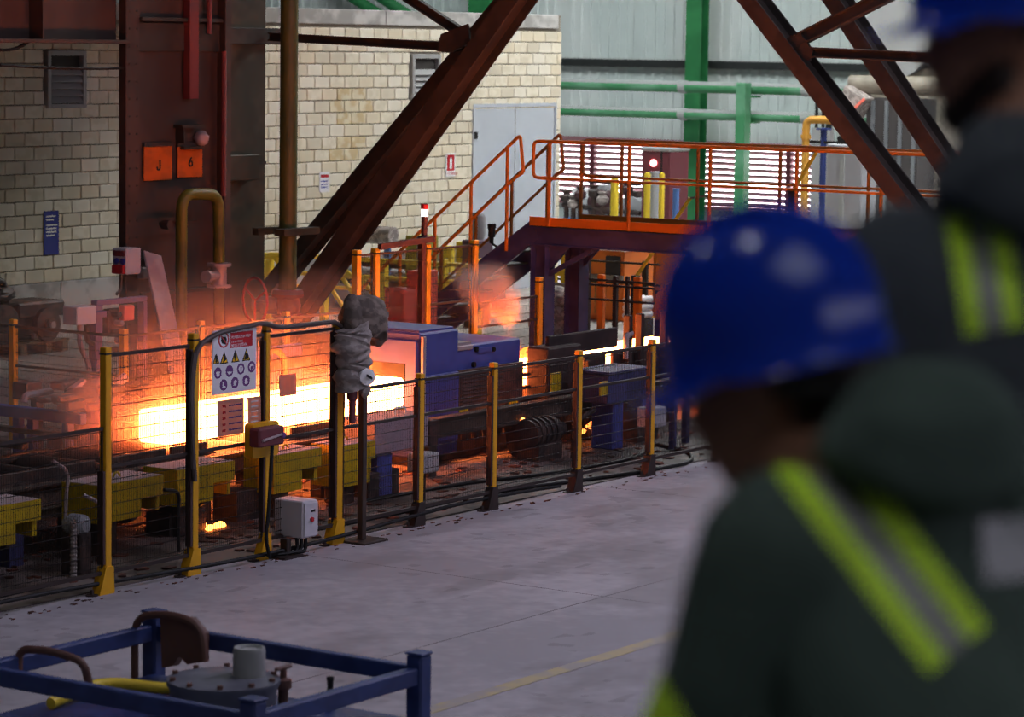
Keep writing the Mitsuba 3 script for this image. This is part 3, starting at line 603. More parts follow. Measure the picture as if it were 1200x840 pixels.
for x in (gx[1] + .36, gx[1] + .62, gx[2] + .1): put('upright', MB().box(x - .035, x + .035, 17.84, 17.93, .1, 1.35, .008), 'hood_dark', k)
put('clamp', MB().tube(rounded([(gx[1] + .28, 17.86, .85), (gx[1] + .28, 17.86, 1.12), (gx[1] + .4, 17.86, 1.14)], .06), .035, 8), 'flange_grey', k, smooth=40)
k = thing('oven_frame', 'scorched iron door frame with a white hot edge behind the low fence', 'machine frame')
fx = [27.566, 27.849]
put('post', MB().box(fx[0] - .02, fx[0] + .05, 17.82, 17.9, .1, .98, .008), 'hood_dark', k); put('post', MB().box(fx[1] + .02, fx[1] + .1, 17.82, 17.9, .1, .9, .008), 'hood_dark', k)
k = thing('flame', 'small orange flames licking up in the smoking gap after the blue housing', 'flame')
for i, (x, y, z, h, r) in enumerate(((26.95, 18.25, .93, .24, .035), (27.12, 18.3, .93, .18, .04), (27.3, 18.28, .93, .14, .035))):
    put('tongue', MB().tube([(x + .05 * math.sin(i + t * 5), y + .03 * math.cos(2 * i + t * 4), z + h * t) for t in np.linspace(0, 1, 9)], [r * (.5 + 1.6 * t) * (1 - t) ** .8 * 1.15 + .004 for t in np.linspace(0, 1, 9)], 9), 'scale', k, smooth=True, emitter={'type': 'area', 'radiance': {'type': 'rgb', 'value': [2.6, .42, .05]}})
# grey boxes in front of the machine
k = thing('steel_box', 'pinkish grey steel box with a wire handle in front of the blue housing', 'box')
x0, x1 = 22.826, 23.724
put('body', MB().box(x0, x1, 17.05, 17.5, 0.443, 0.775, .012), 'grey_box', k)
put('handle', MB().tube(rounded([(23.350, 17.200, 0.770), (23.349, 17.200, 0.847), (23.521, 17.200, 0.839), (23.522, 17.200, 0.761)], .03), .012, 6), 'white_paint', k, smooth=40)
put('pedestal', MB().box(x0 + .12, x0 + .36, 17.1, 17.4, 0, 0.443, .02), 'machine_blue', k)
put('socket', MB().box(x1 - .02, x1 + .12, 17.02, 17.2, .44, .70, .01), 'panel_brown', k)
k = thing('steel_box', 'dull purple steel box on a blue pedestal near the right end of the fence', 'box')
x0, x1 = 27.070, 27.874
put('body', MB().box(x0, x1, 17.05, 17.5, 0.541, 0.865, .012), 'bridge_purple', k)
put('lid', MB().box(x0 - .02, x1 + .02, 17.03, 17.52, 0.865, 0.865 + .03, .006), 'bridge_purple', k)
put('pedestal', MB().box(x0 + .2, x0 + .42, 17.1, 17.4, 0, 0.541, .02), 'machine_blue', k)
put('socket', MB().box(x1, x1 + .14, 17.1, 17.3, .42, .72, .01), 'machine_blue', k)
put('yellow_tag', MB().box(26.854, 26.993, 17.0, 17.04, 0.652, 0.811, .01), 'yellow_cover', k)
put('lever', MB().tube(rounded([(x0 - .6, 17.1, 0), (x0 - .6, 17.1, .4), (x0 - .2, 17.1, .5)], .1), .03, 8), 'dark_machine', k, smooth=40)
for i, (a, lab) in enumerate(((0, 'dark ribbed pump unit behind the low fence left of the purple box'), (1, 'dark pump unit below the louvred brown panel'))):
    k = thing('pump_unit', lab, 'pump'); x = (27.9, 25.9)[i]
    put('body', MB().lathe((x, 17.35, .30), [(0, .1), (.02, .16), (.5, .16), (.55, .1), (.7, .08)], (1, 0, 0), 14), 'dark_machine', k, smooth=40)
    put('foot', MB().box(x + .05, x + .5, 17.2, 17.5, 0, .2, .01), 'dark_machine', k)
    for j in range(4): put('fin', MB().lathe((x + .08 + j * .1, 17.35, .30), [(0, .18), (.02, .18)], (1, 0, 0), 14), 'dark_machine', k)
# burning scale in the gaps
def embers(c, n, spread, label, seed, rad):
    g = np.random.default_rng(seed); m = MB()
    for i in range(n):
        q = np.array(c) + g.normal(0, 1, 3) * spread; s = g.uniform(.018, .05)
        b = blob((0, 0, 0), s, .5, 2, seed + i, 1, (1.2, .9, .7)); m.add(b.vertices + q, b.faces)
    put('hot_scale', m, 'scale', label=label, cat='hot scale', kind='stuff', emitter={'type': 'area', 'radiance': {'type': 'rgb', 'value': rad}})
embers((26.226, 17.600, 0.436), 16, (.07, .04, .025), 'glowing heap of burning scale below the smoking gap', 41, [9, 2.2, .4])
embers((27.602, 17.600, 0.185), 14, (.16, .06, .015), 'red glowing scale lying on the slab near the oven frame', 42, [3.0, .6, .1])
embers((20.392, 17.211, 0.030), 18, (.16, .05, .006), 'red hot scale fallen on the floor under the billet', 43, [7, 1.6, .25])
put('scale_tray', MB().box(27.778, 27.778 + .9, 17.836 - .1, 17.836 + .5, .012, .14, .02), 'dark_machine', label='low dark tray below the oven frame with glowing scale on it', cat='tray')
put('scale_bucket', MB().lathe((26.226, 17.6, 0), [(0, .1), (.1, .17), (.3, .2), (0.436 - .05, .22), (0.436 - .06, .19)], n=14), 'dark_machine', smooth=40, label='dark scorched bucket holding burning scale', cat='bucket')
# ---------------------------------------------------------------- safety fences
YF = 15.85
def wires(x0, x1, y, z0, z1, axis='x', pitch=.026, hp=.10):
    m = MB()
    def P(a, z): return (a, y, z) if axis == 'x' else (y, a, z)
    for a in np.arange(x0 + pitch / 2, x1, pitch): m.add(*thin(P(a, z0), P(a, z1)))
    for z in np.arange(z0 + hp / 2, z1, hp): m.add(*thin(P(x0, z), P(x1, z), .0040))
    return m
def thin(p, q, r=.0024):
    p, q = np.array(p), np.array(q); d = unit(q - p); a = unit(np.cross(d, (.3, .5, .8))); b = np.cross(d, a)
    ring = [r * (math.cos(t) * a + math.sin(t) * b) for t in (0, 2.094, 4.189)]
    return np.array([p + o for o in ring] + [q + o for o in ring]), np.array([(0, 1, 4), (0, 4, 3), (1, 2, 5), (1, 5, 4), (2, 0, 3), (2, 3, 5)])
def post(k, x, y, z, mt='yellow_post', s=.07, cap='black', foot=True, ch=1.0, fm=None):
    p = put('post', MB().box(x - s / 2, x + s / 2, y - s / 2, y + s / 2, 0, z, .006), mt, k)
    put('cap', MB().box(x - s / 2 - .003, x + s / 2 + .003, y - s / 2 - .003, y + s / 2 + .003, z - .06, z - .045), 'rail_steel', p)
    put('side_channel', MB().box(x - s / 2 - .03, x - s / 2, y - s / 2 + .004, y + s / 2 - .004, .24, ch, .003), mat('strip_brown', (62, 40, 36), .6), p)  # dark brown strip down the left side of the post
    if foot:
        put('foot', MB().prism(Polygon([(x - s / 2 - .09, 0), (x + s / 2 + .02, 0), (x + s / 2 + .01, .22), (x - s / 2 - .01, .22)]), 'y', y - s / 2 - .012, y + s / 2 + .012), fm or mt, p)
        put('foot_bolt', MB().lathe((x - s / 2 - .13, y, 0), [(0, .05), (.012, .05), (.014, .016), (.05, .016)], n=8), 'rail_steel', p)
    return p
def panel(k, x0, x1, y, z0, z1, mids=(), mesh=(None,), bar=.026):
    p = put('panel', MB().bar((x0, y, z1), (x1, y, z1), bar, bar).bar((x0, y, z0), (x1, y, z0), bar, bar * 1.2).bar((x0 + .005, y, z0 - .01), (x0 + .005, y, z1 + .01), .012, .012).bar((x1 - .005, y, z0 - .01), (x1 - .005, y, z1 + .01), .012, .012), 'rail_steel', k)
    for z in mids: put('rail', MB().bar((x0, y, z), (x1, y, z), bar, bar), 'rail_steel', p)
    put('wire_mesh', wires(x0, x1, y, z0, z1), 'wire_dark', p, kind='stuff')
    return p
k = thing('safety_fence', 'tall yellow-posted mesh fence left of the gate, in front of the glowing billet', 'fence')
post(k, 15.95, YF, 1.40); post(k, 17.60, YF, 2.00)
panel(k, 15.98, 17.56, YF, .17, 1.345); panel(k, 17.64, 18.62, YF, .17, 1.93, (1.03,))
k = thing('fence_gate', 'mesh gate between two yellow posts carrying the white safety sign', 'gate')
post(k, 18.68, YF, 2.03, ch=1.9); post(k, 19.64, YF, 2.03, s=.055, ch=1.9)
panel(k, 18.73, 19.60, YF, .17, 1.95, (1.03,))
gt = rounded([(18.62, YF - .05, .9), (18.60, YF - .05, 1.6), (18.66, YF - .05, 1.93), (18.95, YF - .05, 2.02), (19.55, YF - .05, 2.06), (19.75, YF - .05, 2.0), (20.55, YF - .05, 2.0), (20.72, YF - .05, 1.9), (20.78, YF - .05, 1.6), (20.95, YF - .05, 1.35)], .12, 6)
put('cable_loop', MB().tube(gt, .022, 8), 'tube_grey', k, smooth=40, label='grey cable conduit looping over the gate')
put('cable_loop', MB().tube(rounded([(18.62, YF - .055, 2.0 - .12), (18.575, YF - .055, 1.6), (18.60, YF - .055, 1.2), (18.64, YF - .055, .8)], .3, 8), .02, 8), 'tube_grey', k, smooth=40)
k = thing('safety_fence', 'tall mesh fence section right of the gate with a yellow end post', 'fence')
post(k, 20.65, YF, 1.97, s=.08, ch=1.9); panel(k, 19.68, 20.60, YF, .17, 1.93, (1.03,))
k = thing('safety_fence', 'low yellow-posted mesh fence running on to the right', 'fence')
xs = [21.90, 23.10, 24.60, 26.00, 27.45, 28.9]
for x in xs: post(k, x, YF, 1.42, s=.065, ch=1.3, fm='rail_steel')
for a, b in zip([20.70] + xs[:-1], xs): panel(k, a + .04, b - .04, YF, .17, 1.355, (1.03,))
# the cables lying along the foot of the fence
k = thing('floor_cables', 'black cables lying along the foot of the fence', 'cable')
for y, ph in ((YF + .10, 0), (YF - .05, 1.3)):
    pts = [(x, y + .05 * math.sin(x * 1.1 + ph), .14 if ph == 0 else .09 + .03 * math.sin(x * .9)) for x in np.arange(14.0, 24.5, .25)]
    put('cable', MB().tube(pts, .018, 6), 'black', k, smooth=True)
k = thing('loose_cable', 'black hose curving over the floor at the right end of the fence', 'hose')
put('hose', MB().tube(rounded([(23.6, 16.4, .03), (24.8, 16.15, .03), (25.8, 15.95, .03), (26.9, 15.86, .03), (27.6, 16.3, .03), (27.9, 17.0, .03)], .5, 8), .022, 7), 'black', k, smooth=True)
k = thing('loose_cable', 'thin black hose lying behind the low fence posts', 'hose')
put('hose', MB().tube(rounded([(22.5, 17.0, .03), (24.2, 16.9, .03), (25.2, 16.6, .03), (26.8, 16.5, .03), (27.8, 16.9, .03)], .5, 8), .018, 7), 'black', k, smooth=True)
bits = MB()
for i in range(130):
    x = RNG.uniform(15.5, 27.0); s = RNG.uniform(.005, .014); v = CUBEV * [s * 2, s * .7, s * .35]
    bits.add(v + [x, YF - .12 + RNG.normal(0, .05), s * .3], CUBEF)
put('fence_debris', bits, 'scale', label='line of dirt and grit along the foot of the fence', cat='debris', kind='stuff')
# ---- the safety sign
k = thing('safety_sign', 'white safety sign with warning pictograms hung on the gate', 'sign')
SY = YF - .035
(sx0, sz1), (sx1, sz0) = (18.888, 2.036), (19.468, 1.495)
W_, H_ = sx1 - sx0, sz1 - sz0
put('board', MB().box(sx0, sx1, SY, SY + .01, sz0, sz1, .003), 'sign_white', k)
def at(u, v): return sx0 + u * W_, sz1 - v * H_
def flat(poly, mt, name, parent, lift=1): return put(name, MB().prism(poly, 'y', SY - .002 * lift, SY - .002 * lift + .0025), mt, parent)
R_ = .046
cx, cz = at(.245, .155); q = flat(disc_poly(cx, cz, R_ * 1.5, 24).difference(disc_poly(cx, cz, R_ * 1.2, 24)), 'sign_red', 'prohibition_ring', k)
flat(Polygon([(cx - .02, cz - R_ * .7), (cx + .03, cz - R_ * .9), (cx + .04, cz), (cx + .025, cz + R_ * .6), (cx + .012, cz + .02), (cx, cz + R_ * .7), (cx - .012, cz + .02), (cx - .03, cz + R_ * .5), (cx - .035, cz - .01)]), 'black', 'hand', q)
flat(Polygon([(cx - R_ * .8, cz + R_ * .65), (cx - R_ * .65, cz + R_ * .8), (cx + R_ * .8, cz - R_ * .65), (cx + R_ * .65, cz - R_ * .8)]), 'sign_red', 'slash', q, 2)
(x0, z1), (x1, z0) = at(.40, .06), at(.90, .30)
q = flat(sbox(x0, z0, x1, z1), 'sign_red', 'red_field', k)
for i, (t, w) in enumerate((('PROHIBIDO EL PASO', .9), ('A TODA PERSONA', .55), ('NO AUTORIZADA', .75))):
    m = wall_text(t, .034, 0, SY - .0025, 0, .001, False); b = m.bounds; s = w * (x1 - x0) * .95 / (b[1][0] - b[0][0]); v = np.array(m.vertices)
    v[:, 0] = x0 + .02 * W_ + (v[:, 0] - b[0][0]) * s; v[:, 2] = z1 - (.30 + .27 * i) * (z1 - z0) + (v[:, 2] - b[0][2]) * s * 1.3 - .012
    put('lettering', trimesh.Trimesh(v, m.faces, process=False), 'sign_white', q)
for i, u in enumerate((.075, .255, .51, .76)):
    cx, cz = at(u, .44 + .0 * i); s = R_ * 1.15 * (.85 if i == 0 else 1)
    q = flat(Polygon([(cx - s, cz - s * .9), (cx + s, cz - s * .9), (cx, cz + s * 1.05)]), 'black', 'warning_triangle', k)
    flat(Polygon([(cx - s * .74, cz - s * .73), (cx + s * .74, cz - s * .73), (cx, cz + s * .72)]), 'sign_yellow', 'yellow_field', q, 2)
    flat([sbox(cx - .012, cz - .03, cx + .012, cz + .03), Polygon([(cx - .02, cz - .04), (cx + .03, cz - .01), (cx, cz + .04)]), Polygon([(cx - .01, cz + .05), (cx + .012, cz), (cx - .004, cz - .045), (cx - .02, cz)]), Polygon([(cx - .03, cz - .035), (cx + .03, cz - .035), (cx + .012, cz + .02), (cx - .012, cz + .02)])][i], 'black', 'symbol', q, 3)
for i, (u, v) in enumerate(((.115, .665), (.375, .655), (.635, .645), (.885, .635), (.245, .86), (.50, .85), (.76, .84))):
    cx, cz = at(u, v); s = R_ * 1.05
    q = flat(disc_poly(cx, cz, s, 24), 'sign_violet' if i < 4 else 'sign_violet', 'mandatory_disc', k)
    shapes = [disc_poly(cx, cz - .01, s * .45).union(sbox(cx - s * .55, cz, cx + s * .55, cz + s * .25)), disc_poly(cx, cz, s * .6).difference(sbox(cx - s, cz - s * .1, cx + s, cz + s * .2)), disc_poly(cx, cz, s * .62).difference(sbox(cx - s * .2, cz - s * .35, cx + s * .2, cz + s * .35)),
              disc_poly(cx, cz, s * .6).difference(disc_poly(cx, cz - .01, s * .35)), Polygon([(cx - s * .3, cz + s * .55), (cx, cz + s * .55), (cx, cz - s * .1), (cx + s * .5, cz - s * .3), (cx + s * .5, cz - s * .55), (cx - s * .3, cz - s * .55)]),
              Polygon([(cx - s * .4, cz - s * .5), (cx + s * .2, cz - s * .5), (cx + s * .5, cz + s * .2), (cx + s * .2, cz + s * .6), (cx - s * .35, cz + s * .3)]), disc_poly(cx, cz + s * .1, s * .35).union(sbox(cx - s * .4, cz - s * .6, cx + s * .4, cz - s * .1))]
    sh = shapes[i]; sh = max(sh.geoms, key=lambda g: g.area) if hasattr(sh, 'geoms') else sh
    flat(sh, 'sign_white', 'pictogram', q, 2)
def hung(px0, px1, label, mt='notice_salmon'):
    k = thing('fence_notice', label, 'notice')
    (x0, z1), (x1, z0) = px0, px1; y = YF - .03
    put('sheet', MB().add([(x0, y, z0), (x1, y, z0), (x1, y + .004, z1), (x0, y + .006, z1)], [(0, 1, 2), (0, 2, 3)]), mt, k)
    return k, x0, x1, z0, z1, y
k, x0, x1, z0, z1, y = hung((18.960, 1.438), (19.312, 1.134), 'pale salmon pictogram sheet hung on the gate mesh across the billet')  # plain salmon sheet with printed rows
for r in range(5):
    put('print_line', MB().box(x0 + .18 * (x1 - x0), x0 + .3 * (x1 - x0), y - .002, y, z1 - (.14 + r * .17) * (z1 - z0) - .02, z1 - (.14 + r * .17) * (z1 - z0)), 'sign_red', k)
    put('print_line', MB().box(x0 + .42 * (x1 - x0), x1 - .08 * (x1 - x0), y - .002, y, z1 - (.15 + r * .17) * (z1 - z0) - .012, z1 - (.15 + r * .17) * (z1 - z0)), 'sign_violet', k)
k, x0, x1, z0, z1, y = hung((19.367, 1.429), (19.541, 1.162), 'narrow speckled notice beside the gate latch post')
for r in range(5): put('print_line', MB().box(x0 + .2 * (x1 - x0), x1 - .25 * (x1 - x0), y - .002, y, z1 - (.12 + r * .16) * (z1 - z0) - .012, z1 - (.12 + r * .16) * (z1 - z0)), 'sign_white', k)
hung((19.794, 1.583), (20.021, 1.399), 'small plain salmon notice on the mesh right of the latch post')
# ---- latch unit, cabinets and the wrapped scanner
k = thing('gate_switch', 'yellow bracket with a red interlock switch on the gate latch post', 'switch')
(x0, z1), (x1, z0) = (19.294, 1.215), (19.643, 0.921)
put('bracket', MB().prism(sbox(x0, z0, x1, z1).buffer(-.03).buffer(.03), 'y', YF - .14, YF - .05), 'yellow_post', k)
(a0, b1), (a1, b0) = (19.236, 1.190), (19.583, 1.030)
put('switch_body', MB().box(a0, a1, YF - .26, YF - .14, b0, b1, .015), 'maroon', k); put('handle', MB().cyl((a0 + .03, YF - .27, b0 + .06), (a1 - .06, YF - .27, b0 + .09), .012, 8), 'flange_grey', k)
put('lamp', MB().lathe((a1 - .03, YF - .26, (b0 + b1) / 2), [(0, .025), (.015, .025), (.02, .015)], (0, -1, 0), 12), 'sign_violet', k, smooth=40)
put('cable', MB().tube(rounded([(a1 - .1, YF - .2, b0), (a1 - .14, YF - .2, .5), (a1 - .12, YF - .15, .2), (a1 - .02, YF - .12, .03)], .2, 6), .016, 7), 'black', k, smooth=40)
k = thing('junction_cabinet', 'white electrical cabinet on a short post in front of the gate', 'cabinet')
(x0, z1), (x1, z0) = (19.873, 0.490), (20.081, 0.163)
put('body', MB().box(x0, x1, 15.62, 15.94, z0, z1, .012), 'cabinet_grey', k); put('door', MB().box(x0 + .01, x1 - .01, 15.605, 15.62, z0 + .015, z1 - .015, .005), 'cabinet_grey', k)
put('latch', MB().lathe((x0 + .1, 15.605, (z0 + z1) / 2), [(0, .02), (.02, .02)], (0, -1, 0), 10), 'sign_red', k); put('label_plate', MB().box(x0 + .1, x0 + .15, 15.6, 15.605, z1 - .10, z1 - .08), 'black', k)
put('post', MB().box(x0 - .09, x0 - .03, 15.72, 15.80, 0, z0, .006), 'rail_steel', k); put('base_plate', MB().box(x0 - .2, x0 + .06, 15.65, 15.87, 0, .02), 'rail_steel', k)
for i, d in enumerate((.0, .06, .12)): put('conduit', MB().tube(rounded([(x0 + .02 + d, 15.7, z0), (x0 + .03 + d, 15.7, z0 - .1 - d * .3), (x0 - .02, 15.7, .04), (x0 - .3, 15.85, .03)], .1, 6), .016, 7), 'black', k, smooth=40)
k = thing('scanner_post', 'slim brown steel post with a wide foot plate beside the end of the tall fence', 'post')
px, py = (20.851, 15.716)
put('tube', MB().box(px - .03, px + .03, py - .03, py + .03, .02, 2.0, .005), 'brown_steel', k); put('foot_plate', MB().box(px - .16, px + .2, py - .15, py + .15, 0, .02, .004), 'brown_steel', k)
k = thing('wrapped_scanner', 'wrinkled heat sleeve and dark cloth hood wrapped over the slim post', 'wrapped instrument')
hx, hz = (20.920, 2.022)
hood = blob((hx, py + .05, hz), .235, .22, 1.7, 5, 4, (1.15, .8, .82)); v = np.array(hood.vertices)
lob = np.exp(-((v[:, 0] - hx - .2) ** 2 / .006)) * (v[:, 2] < hz - .05); v[:, 2] -= .16 * lob
put('hood', trimesh.Trimesh(v, hood.faces, process=False), 'cloth_dark', k, smooth=True)
put('hood', blob((hx - .22, py + .02, hz + .02),   .12, .25, 2.0, 9, 3, (.7, .8, 1.5)), 'cloth_dark', k, smooth=True)
n = 26; zz = np.linspace(hz - .06, 1.431, n); g = np.random.default_rng(3)
sx = 20.711
prof = [(.165 - .03 * abs(t - .45) + .016 * math.sin(i * 2.1) + g.normal(0, .006)) for i, t in enumerate(np.linspace(0, 1, n))]
slv = MB().tube([(sx + .02 * math.sin(i * .5), py + .02, z) for i, z in enumerate(zz)], prof, 18).mesh(); v = np.array(slv.vertices)
v += (meshkit.fbm(v * 11 + 5, 3, 8)[:, None] - .5) * .06 * unit([1, -1, 0]); put('sleeve', trimesh.Trimesh(v, slv.faces, process=False), 'sleeve_grey', k, smooth=60)
gx_, gz_ = (20.719, 1.512)
put('gauge', MB().lathe((gx_, py - .12, gz_), [(0, .075), (.05, .075), (.055, .06)], (-.5, -1, 0), 16), 'white_paint', k, smooth=40); put('needle', MB().bar((gx_ - .06, py - .185, gz_ + .02), (gx_ + .03, py - .185, gz_ - .02), .01, .02), 'black', k)
put('rag', blob((gx_ + .03, py - .1, gz_ - .12), .06, .4, 3, 12, 2, (1, .6, 1.2)), 'sleeve_grey', k, smooth=True)
put('neck', MB().lathe((gx_ - .05, py - .02, gz_ - .42), [(0, .03), (.2, .03), (.22, .05), (.32, .05)], n=10), 'maroon', k, smooth=40)
for i, (a, b, w, h, lab) in enumerate(((497, 533, 18, 20, 'small grey terminal box fixed behind the low fence'), (766, 480, 14, 18, 'small grey terminal box on a stand near the right end of the fence'))):
    k = thing('terminal_box', lab, 'box')
    (x0, z1), (x1, z0) = [((22.602, 0.540), (22.857, 0.355)), ((26.780, 0.583), (27.071, 0.369))][i]
    put('body', MB().box(x0, x1, 16.3, 16.5, z0, z1, .01), 'cabinet_grey', k); put('cover', MB().box(x0 + .02, x1 - .02, 16.29, 16.3, z0 + .02, z1 - .02), 'cabinet_grey', k)
    put('stand', MB().bar((x0 + .1, 16.4, 0), (x0 + .12, 16.4, z0), .04, .04).bar((x0 + .28, 16.5, 0), (x0 + .16, 16.42, z0), .03, .03), 'rail_steel', k)
put('slim_post', MB().box(28.328 - .035, 28.328 + .035, 16.77, 16.84, 0, 1.15, .005), 'bridge_purple', label='slim purple grey post near the right end of the fence', cat='post')
put('slim_post', MB().box(27.715 - .03, 27.715 + .03, 16.57, 16.64, 0, 1.3, .005), 'bridge_purple', label='thin purple post just left of the blue helmet', cat='post')
# ---- fence behind the line, its posts lit orange
def bpost(k, x, y, z, s=.075): 
    p = put('post', MB().box(x - s / 2, x + s / 2, y - s / 2, y + s / 2, 0, z, .006), 'yellow_post', k); put('cap', MB().box(x - s / 2 - .003, x + s / 2 + .003, y - s / 2 - .003, y + s / 2 + .003, z - .07, z - .05), 'rail_steel', p)
k = thing('rear_fence', 'low rear mesh fence with orange-lit posts behind the billet', 'fence')
Y2 = 21.0
xs = [23.605, 24.871, 26.378]
for x in xs: bpost(k, x, Y2, 1.36)
bpost(k, xs[0], 22.614, 1.36)
panel(k, xs[0] + .04, xs[1] - .04, Y2, .15, 1.28); panel(k, xs[1] + .04, xs[2] - .04, Y2, .15, 1.28); panel(k, xs[2] + .04, 27.66, Y2, .15, 1.28)
y1 = 22.614
p = put('panel', MB().bar((xs[0], Y2 + .04, 1.28), (xs[0], y1 + 1.4, 1.28), .03, .03), 'rail_steel', k)
put('rail', MB().bar((xs[0], Y2 + .04, .85), (xs[0], y1 - .04, .85), .026, .026), 'rail_steel', p)
put('wire_mesh', wires(Y2 + .04, y1 + 1.3, xs[0], .15, 1.28, 'y'), 'wire_dark', p, kind='stuff')
k = thing('rear_fence', 'tall rear mesh fence with four orange-lit posts behind the blue housing', 'fence')
xs = [27.711, 28.080, 29.122, 30.142]
for x in xs: bpost(k, x, Y2, 2.0, .085)
for a, b in zip(xs, xs[1:]): panel(k, a + .05, b - .05, Y2, .15, 1.93, (1.25,))
put('cross_rail', MB().bar((xs[1], Y2 - .06, 2.02), (xs[2] + .06, Y2 - .06, 2.06), .05, .07), 'dark_maroon', k)
put('tall_post', MB().box(xs[2] - .12, xs[2] - .05, Y2 - .03, Y2 + .05, 0, 2.1, .006), 'dark_maroon', k)
# right continuation to the bridge
x9 = 31.617
k = thing('rear_fence', 'mesh fence between the blue housing and the bridge legs', 'fence')
bpost(k, x9, Y2, 1.45, .08); panel(k, xs[3] + .05, x9 - .05, Y2, .15, 1.2, (.9,))
k = thing('signal_tower', 'slim signal tower with a lit red and white head above the rear fence', 'signal light')
c = np.array((29.070, 21.000, 1.937)); put('pole', MB().cyl(c * [1, 1, 0] + [0, 0, 2.02], c + [0, 0, .2], .02, 8), 'dark_maroon', k); put('body', MB().cyl(c + [0, 0, .12], c + [0, 0, .40], .038, 12), 'dark_maroon', k, smooth=40)
put('lamp', MB().cyl(c + [0, 0, .40], c + [0, 0, .49], .045, 12), 'white_paint', k, emitter={'type': 'area', 'radiance': {'type': 'rgb', 'value': [2.2, 1.6, 1.5]}}); put('lamp', MB().cyl(c + [0, 0, .49], c + [0, 0, .55], .045, 12), 'sign_red', k, smooth=40)
# ---------------------------------------------------------------- the footbridge across the line
k = thing('footbridge', 'orange-railed steel footbridge with a purple frame crossing over the line', 'footbridge')
NX, FX = 33.0, 33.95
YL, YR = 22.0, 12.6
zt, zb = 2.126, 2.005                        # toe board
zh = 3.144; zm = 2.653
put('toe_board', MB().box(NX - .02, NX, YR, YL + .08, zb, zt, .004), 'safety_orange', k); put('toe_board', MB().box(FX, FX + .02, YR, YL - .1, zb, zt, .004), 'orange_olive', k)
put('deck', MB().box(NX, FX, YR, YL + .1, zb - .02, zb + .01), 'deck_grating', k)
put('side_beam', MB().ibeam((NX + .02, YL + .12, zb - .14), (NX + .02, YR, zb - .14), .12, .25, .02), 'bridge_purple', k); put('side_beam', MB().ibeam((FX - .02, YL + .12, zb - .14), (FX - .02, YR, zb - .14), .12, .25, .02), 'bridge_purple', k)
for y in np.arange(13.2, 22, 1.7): put('cross_beam', MB().box(NX + .05, FX - .05, y - .03, y + .03, zb - .2, zb - .03), 'bridge_purple', k)
def hcol(x, y, w, z1):
    c = put('leg', MB().box(x - w / 2, x + w / 2, y - w / 2, y - w / 2 + .018, 0, z1).box(x - w / 2, x + w / 2, y + w / 2 - .018, y + w / 2, 0, z1).box(x - .012, x + .012, y - w / 2, y + w / 2, 0, z1), 'bridge_purple', k)
    put('base_plate', MB().box(x - w * .8, x + w * .8, y - w * .8, y + w * .8, 0, .03), 'bridge_purple', c)
    put('knee_brace', MB().prism(Polygon([(y - w / 2, z1), (y - w / 2 - .32, z1), (y - w / 2, z1 - .34)]), 'x', x - .02, x + .02), 'bridge_purple', c)
for x in (NX + .05, FX - .05):
    for y in (21.9, 17.0, 13.0): hcol(x, y, .24, zb - .26)
put('lattice_brace', MB().bar((NX + .05, 21.9, 1.3), (NX + .05, 21.1, 1.72), .06, .06), 'bridge_purple', k)
def rail(x, mt, mt2, z0, yl=YL + .02):
    r = .024
    put('handrail', MB().tube(rounded([(x, YR, zh + .02), (x, yl, zh + .0), (x, yl, zm), (x, yl - .35, zm)], .09), r, 9), mt, k, smooth=40)
    put('mid_rail', MB().tube([(x, yl - .3, zm), (x, YR, zm)], r * .75, 8), mt2, k, smooth=40)
    for y in ((21.76, 20.5, 19.27, 18.0, 16.8, 15.5, 14.2) if x < 33.5 else (21.9, 21.25, 20.05, 18.8, 17.5, 16.2, 14.9)): put('rail_post', MB().tube([(x, y, z0), (x, y, zh)], r, 9), mt2 if x > 33.5 else mt, k, smooth=40)
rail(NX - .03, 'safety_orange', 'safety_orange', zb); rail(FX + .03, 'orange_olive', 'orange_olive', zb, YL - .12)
k = thing('stairway', 'purple steel stairs with orange rails climbing to the footbridge', 'stairs')
s0, s1 = np.array([YL + .1, zb - .12]), np.array([YL + .1 + 2.62, .04])     # along y, z
sd = unit(s1 - s0)
for x in (NX + .02, FX - .02):
    put('stringer', MB().bar((x, *(s0 - sd * .12)), (x, *s1), .05, .27, up=(0, sd[1] * -1, sd[0])), 'bridge_purple', k)
n = 9
for i in range(n):
    p = s0 + (s1 - s0) * (i + .5) / n
    put('tread', MB().box(NX + .04, FX - .04, p[0] - .12, p[0] + .12, p[1] + .02, p[1] + .05, .005), 'deck_grating', k)
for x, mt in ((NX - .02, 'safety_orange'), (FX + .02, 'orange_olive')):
    off = 0.0 if x < 33.5 else -.06
    a, b = np.array((22.325, 3.152)), np.array((24.749, 1.111)); c = np.array((22.288, 2.664))
    d = unit(b - a); e = b + d * .55; c2 = c + (b - a) + d * .3
    put('handrail', MB().tube([(x, *p) for p in [a - d * .0] + [b, e]], .024, 9), mt, k, smooth=40)
    put('end_loop', MB().tube(rounded([(x, *(a + d * .02)), (x, *(a - d * .10)), (x, a[0] - .14, c[1] + .05), (x, *(c - d * .0)), (x, *(c + d * .1))], .09), .024, 9), mt, k, smooth=40)
    put('mid_rail', MB().tube([(x, *c), (x, *c2)], .022, 8), mt, k, smooth=40)
    for t in (.13, .75, 1.38, 2.0):
        p = a + d * (t * 1.25); zs = s0[1] + (p[0] - s0[0]) * sd[1] / sd[0]
        put('rail_post', MB().tube([(x, p[0], max(.02, zs)), (x, *p)], .024, 9), mt, k, smooth=40)
k = thing('stair_lamp', 'small black beacon clamped to the stair rail post', 'lamp'); c = np.array((33.500, 23.051, 1.689))
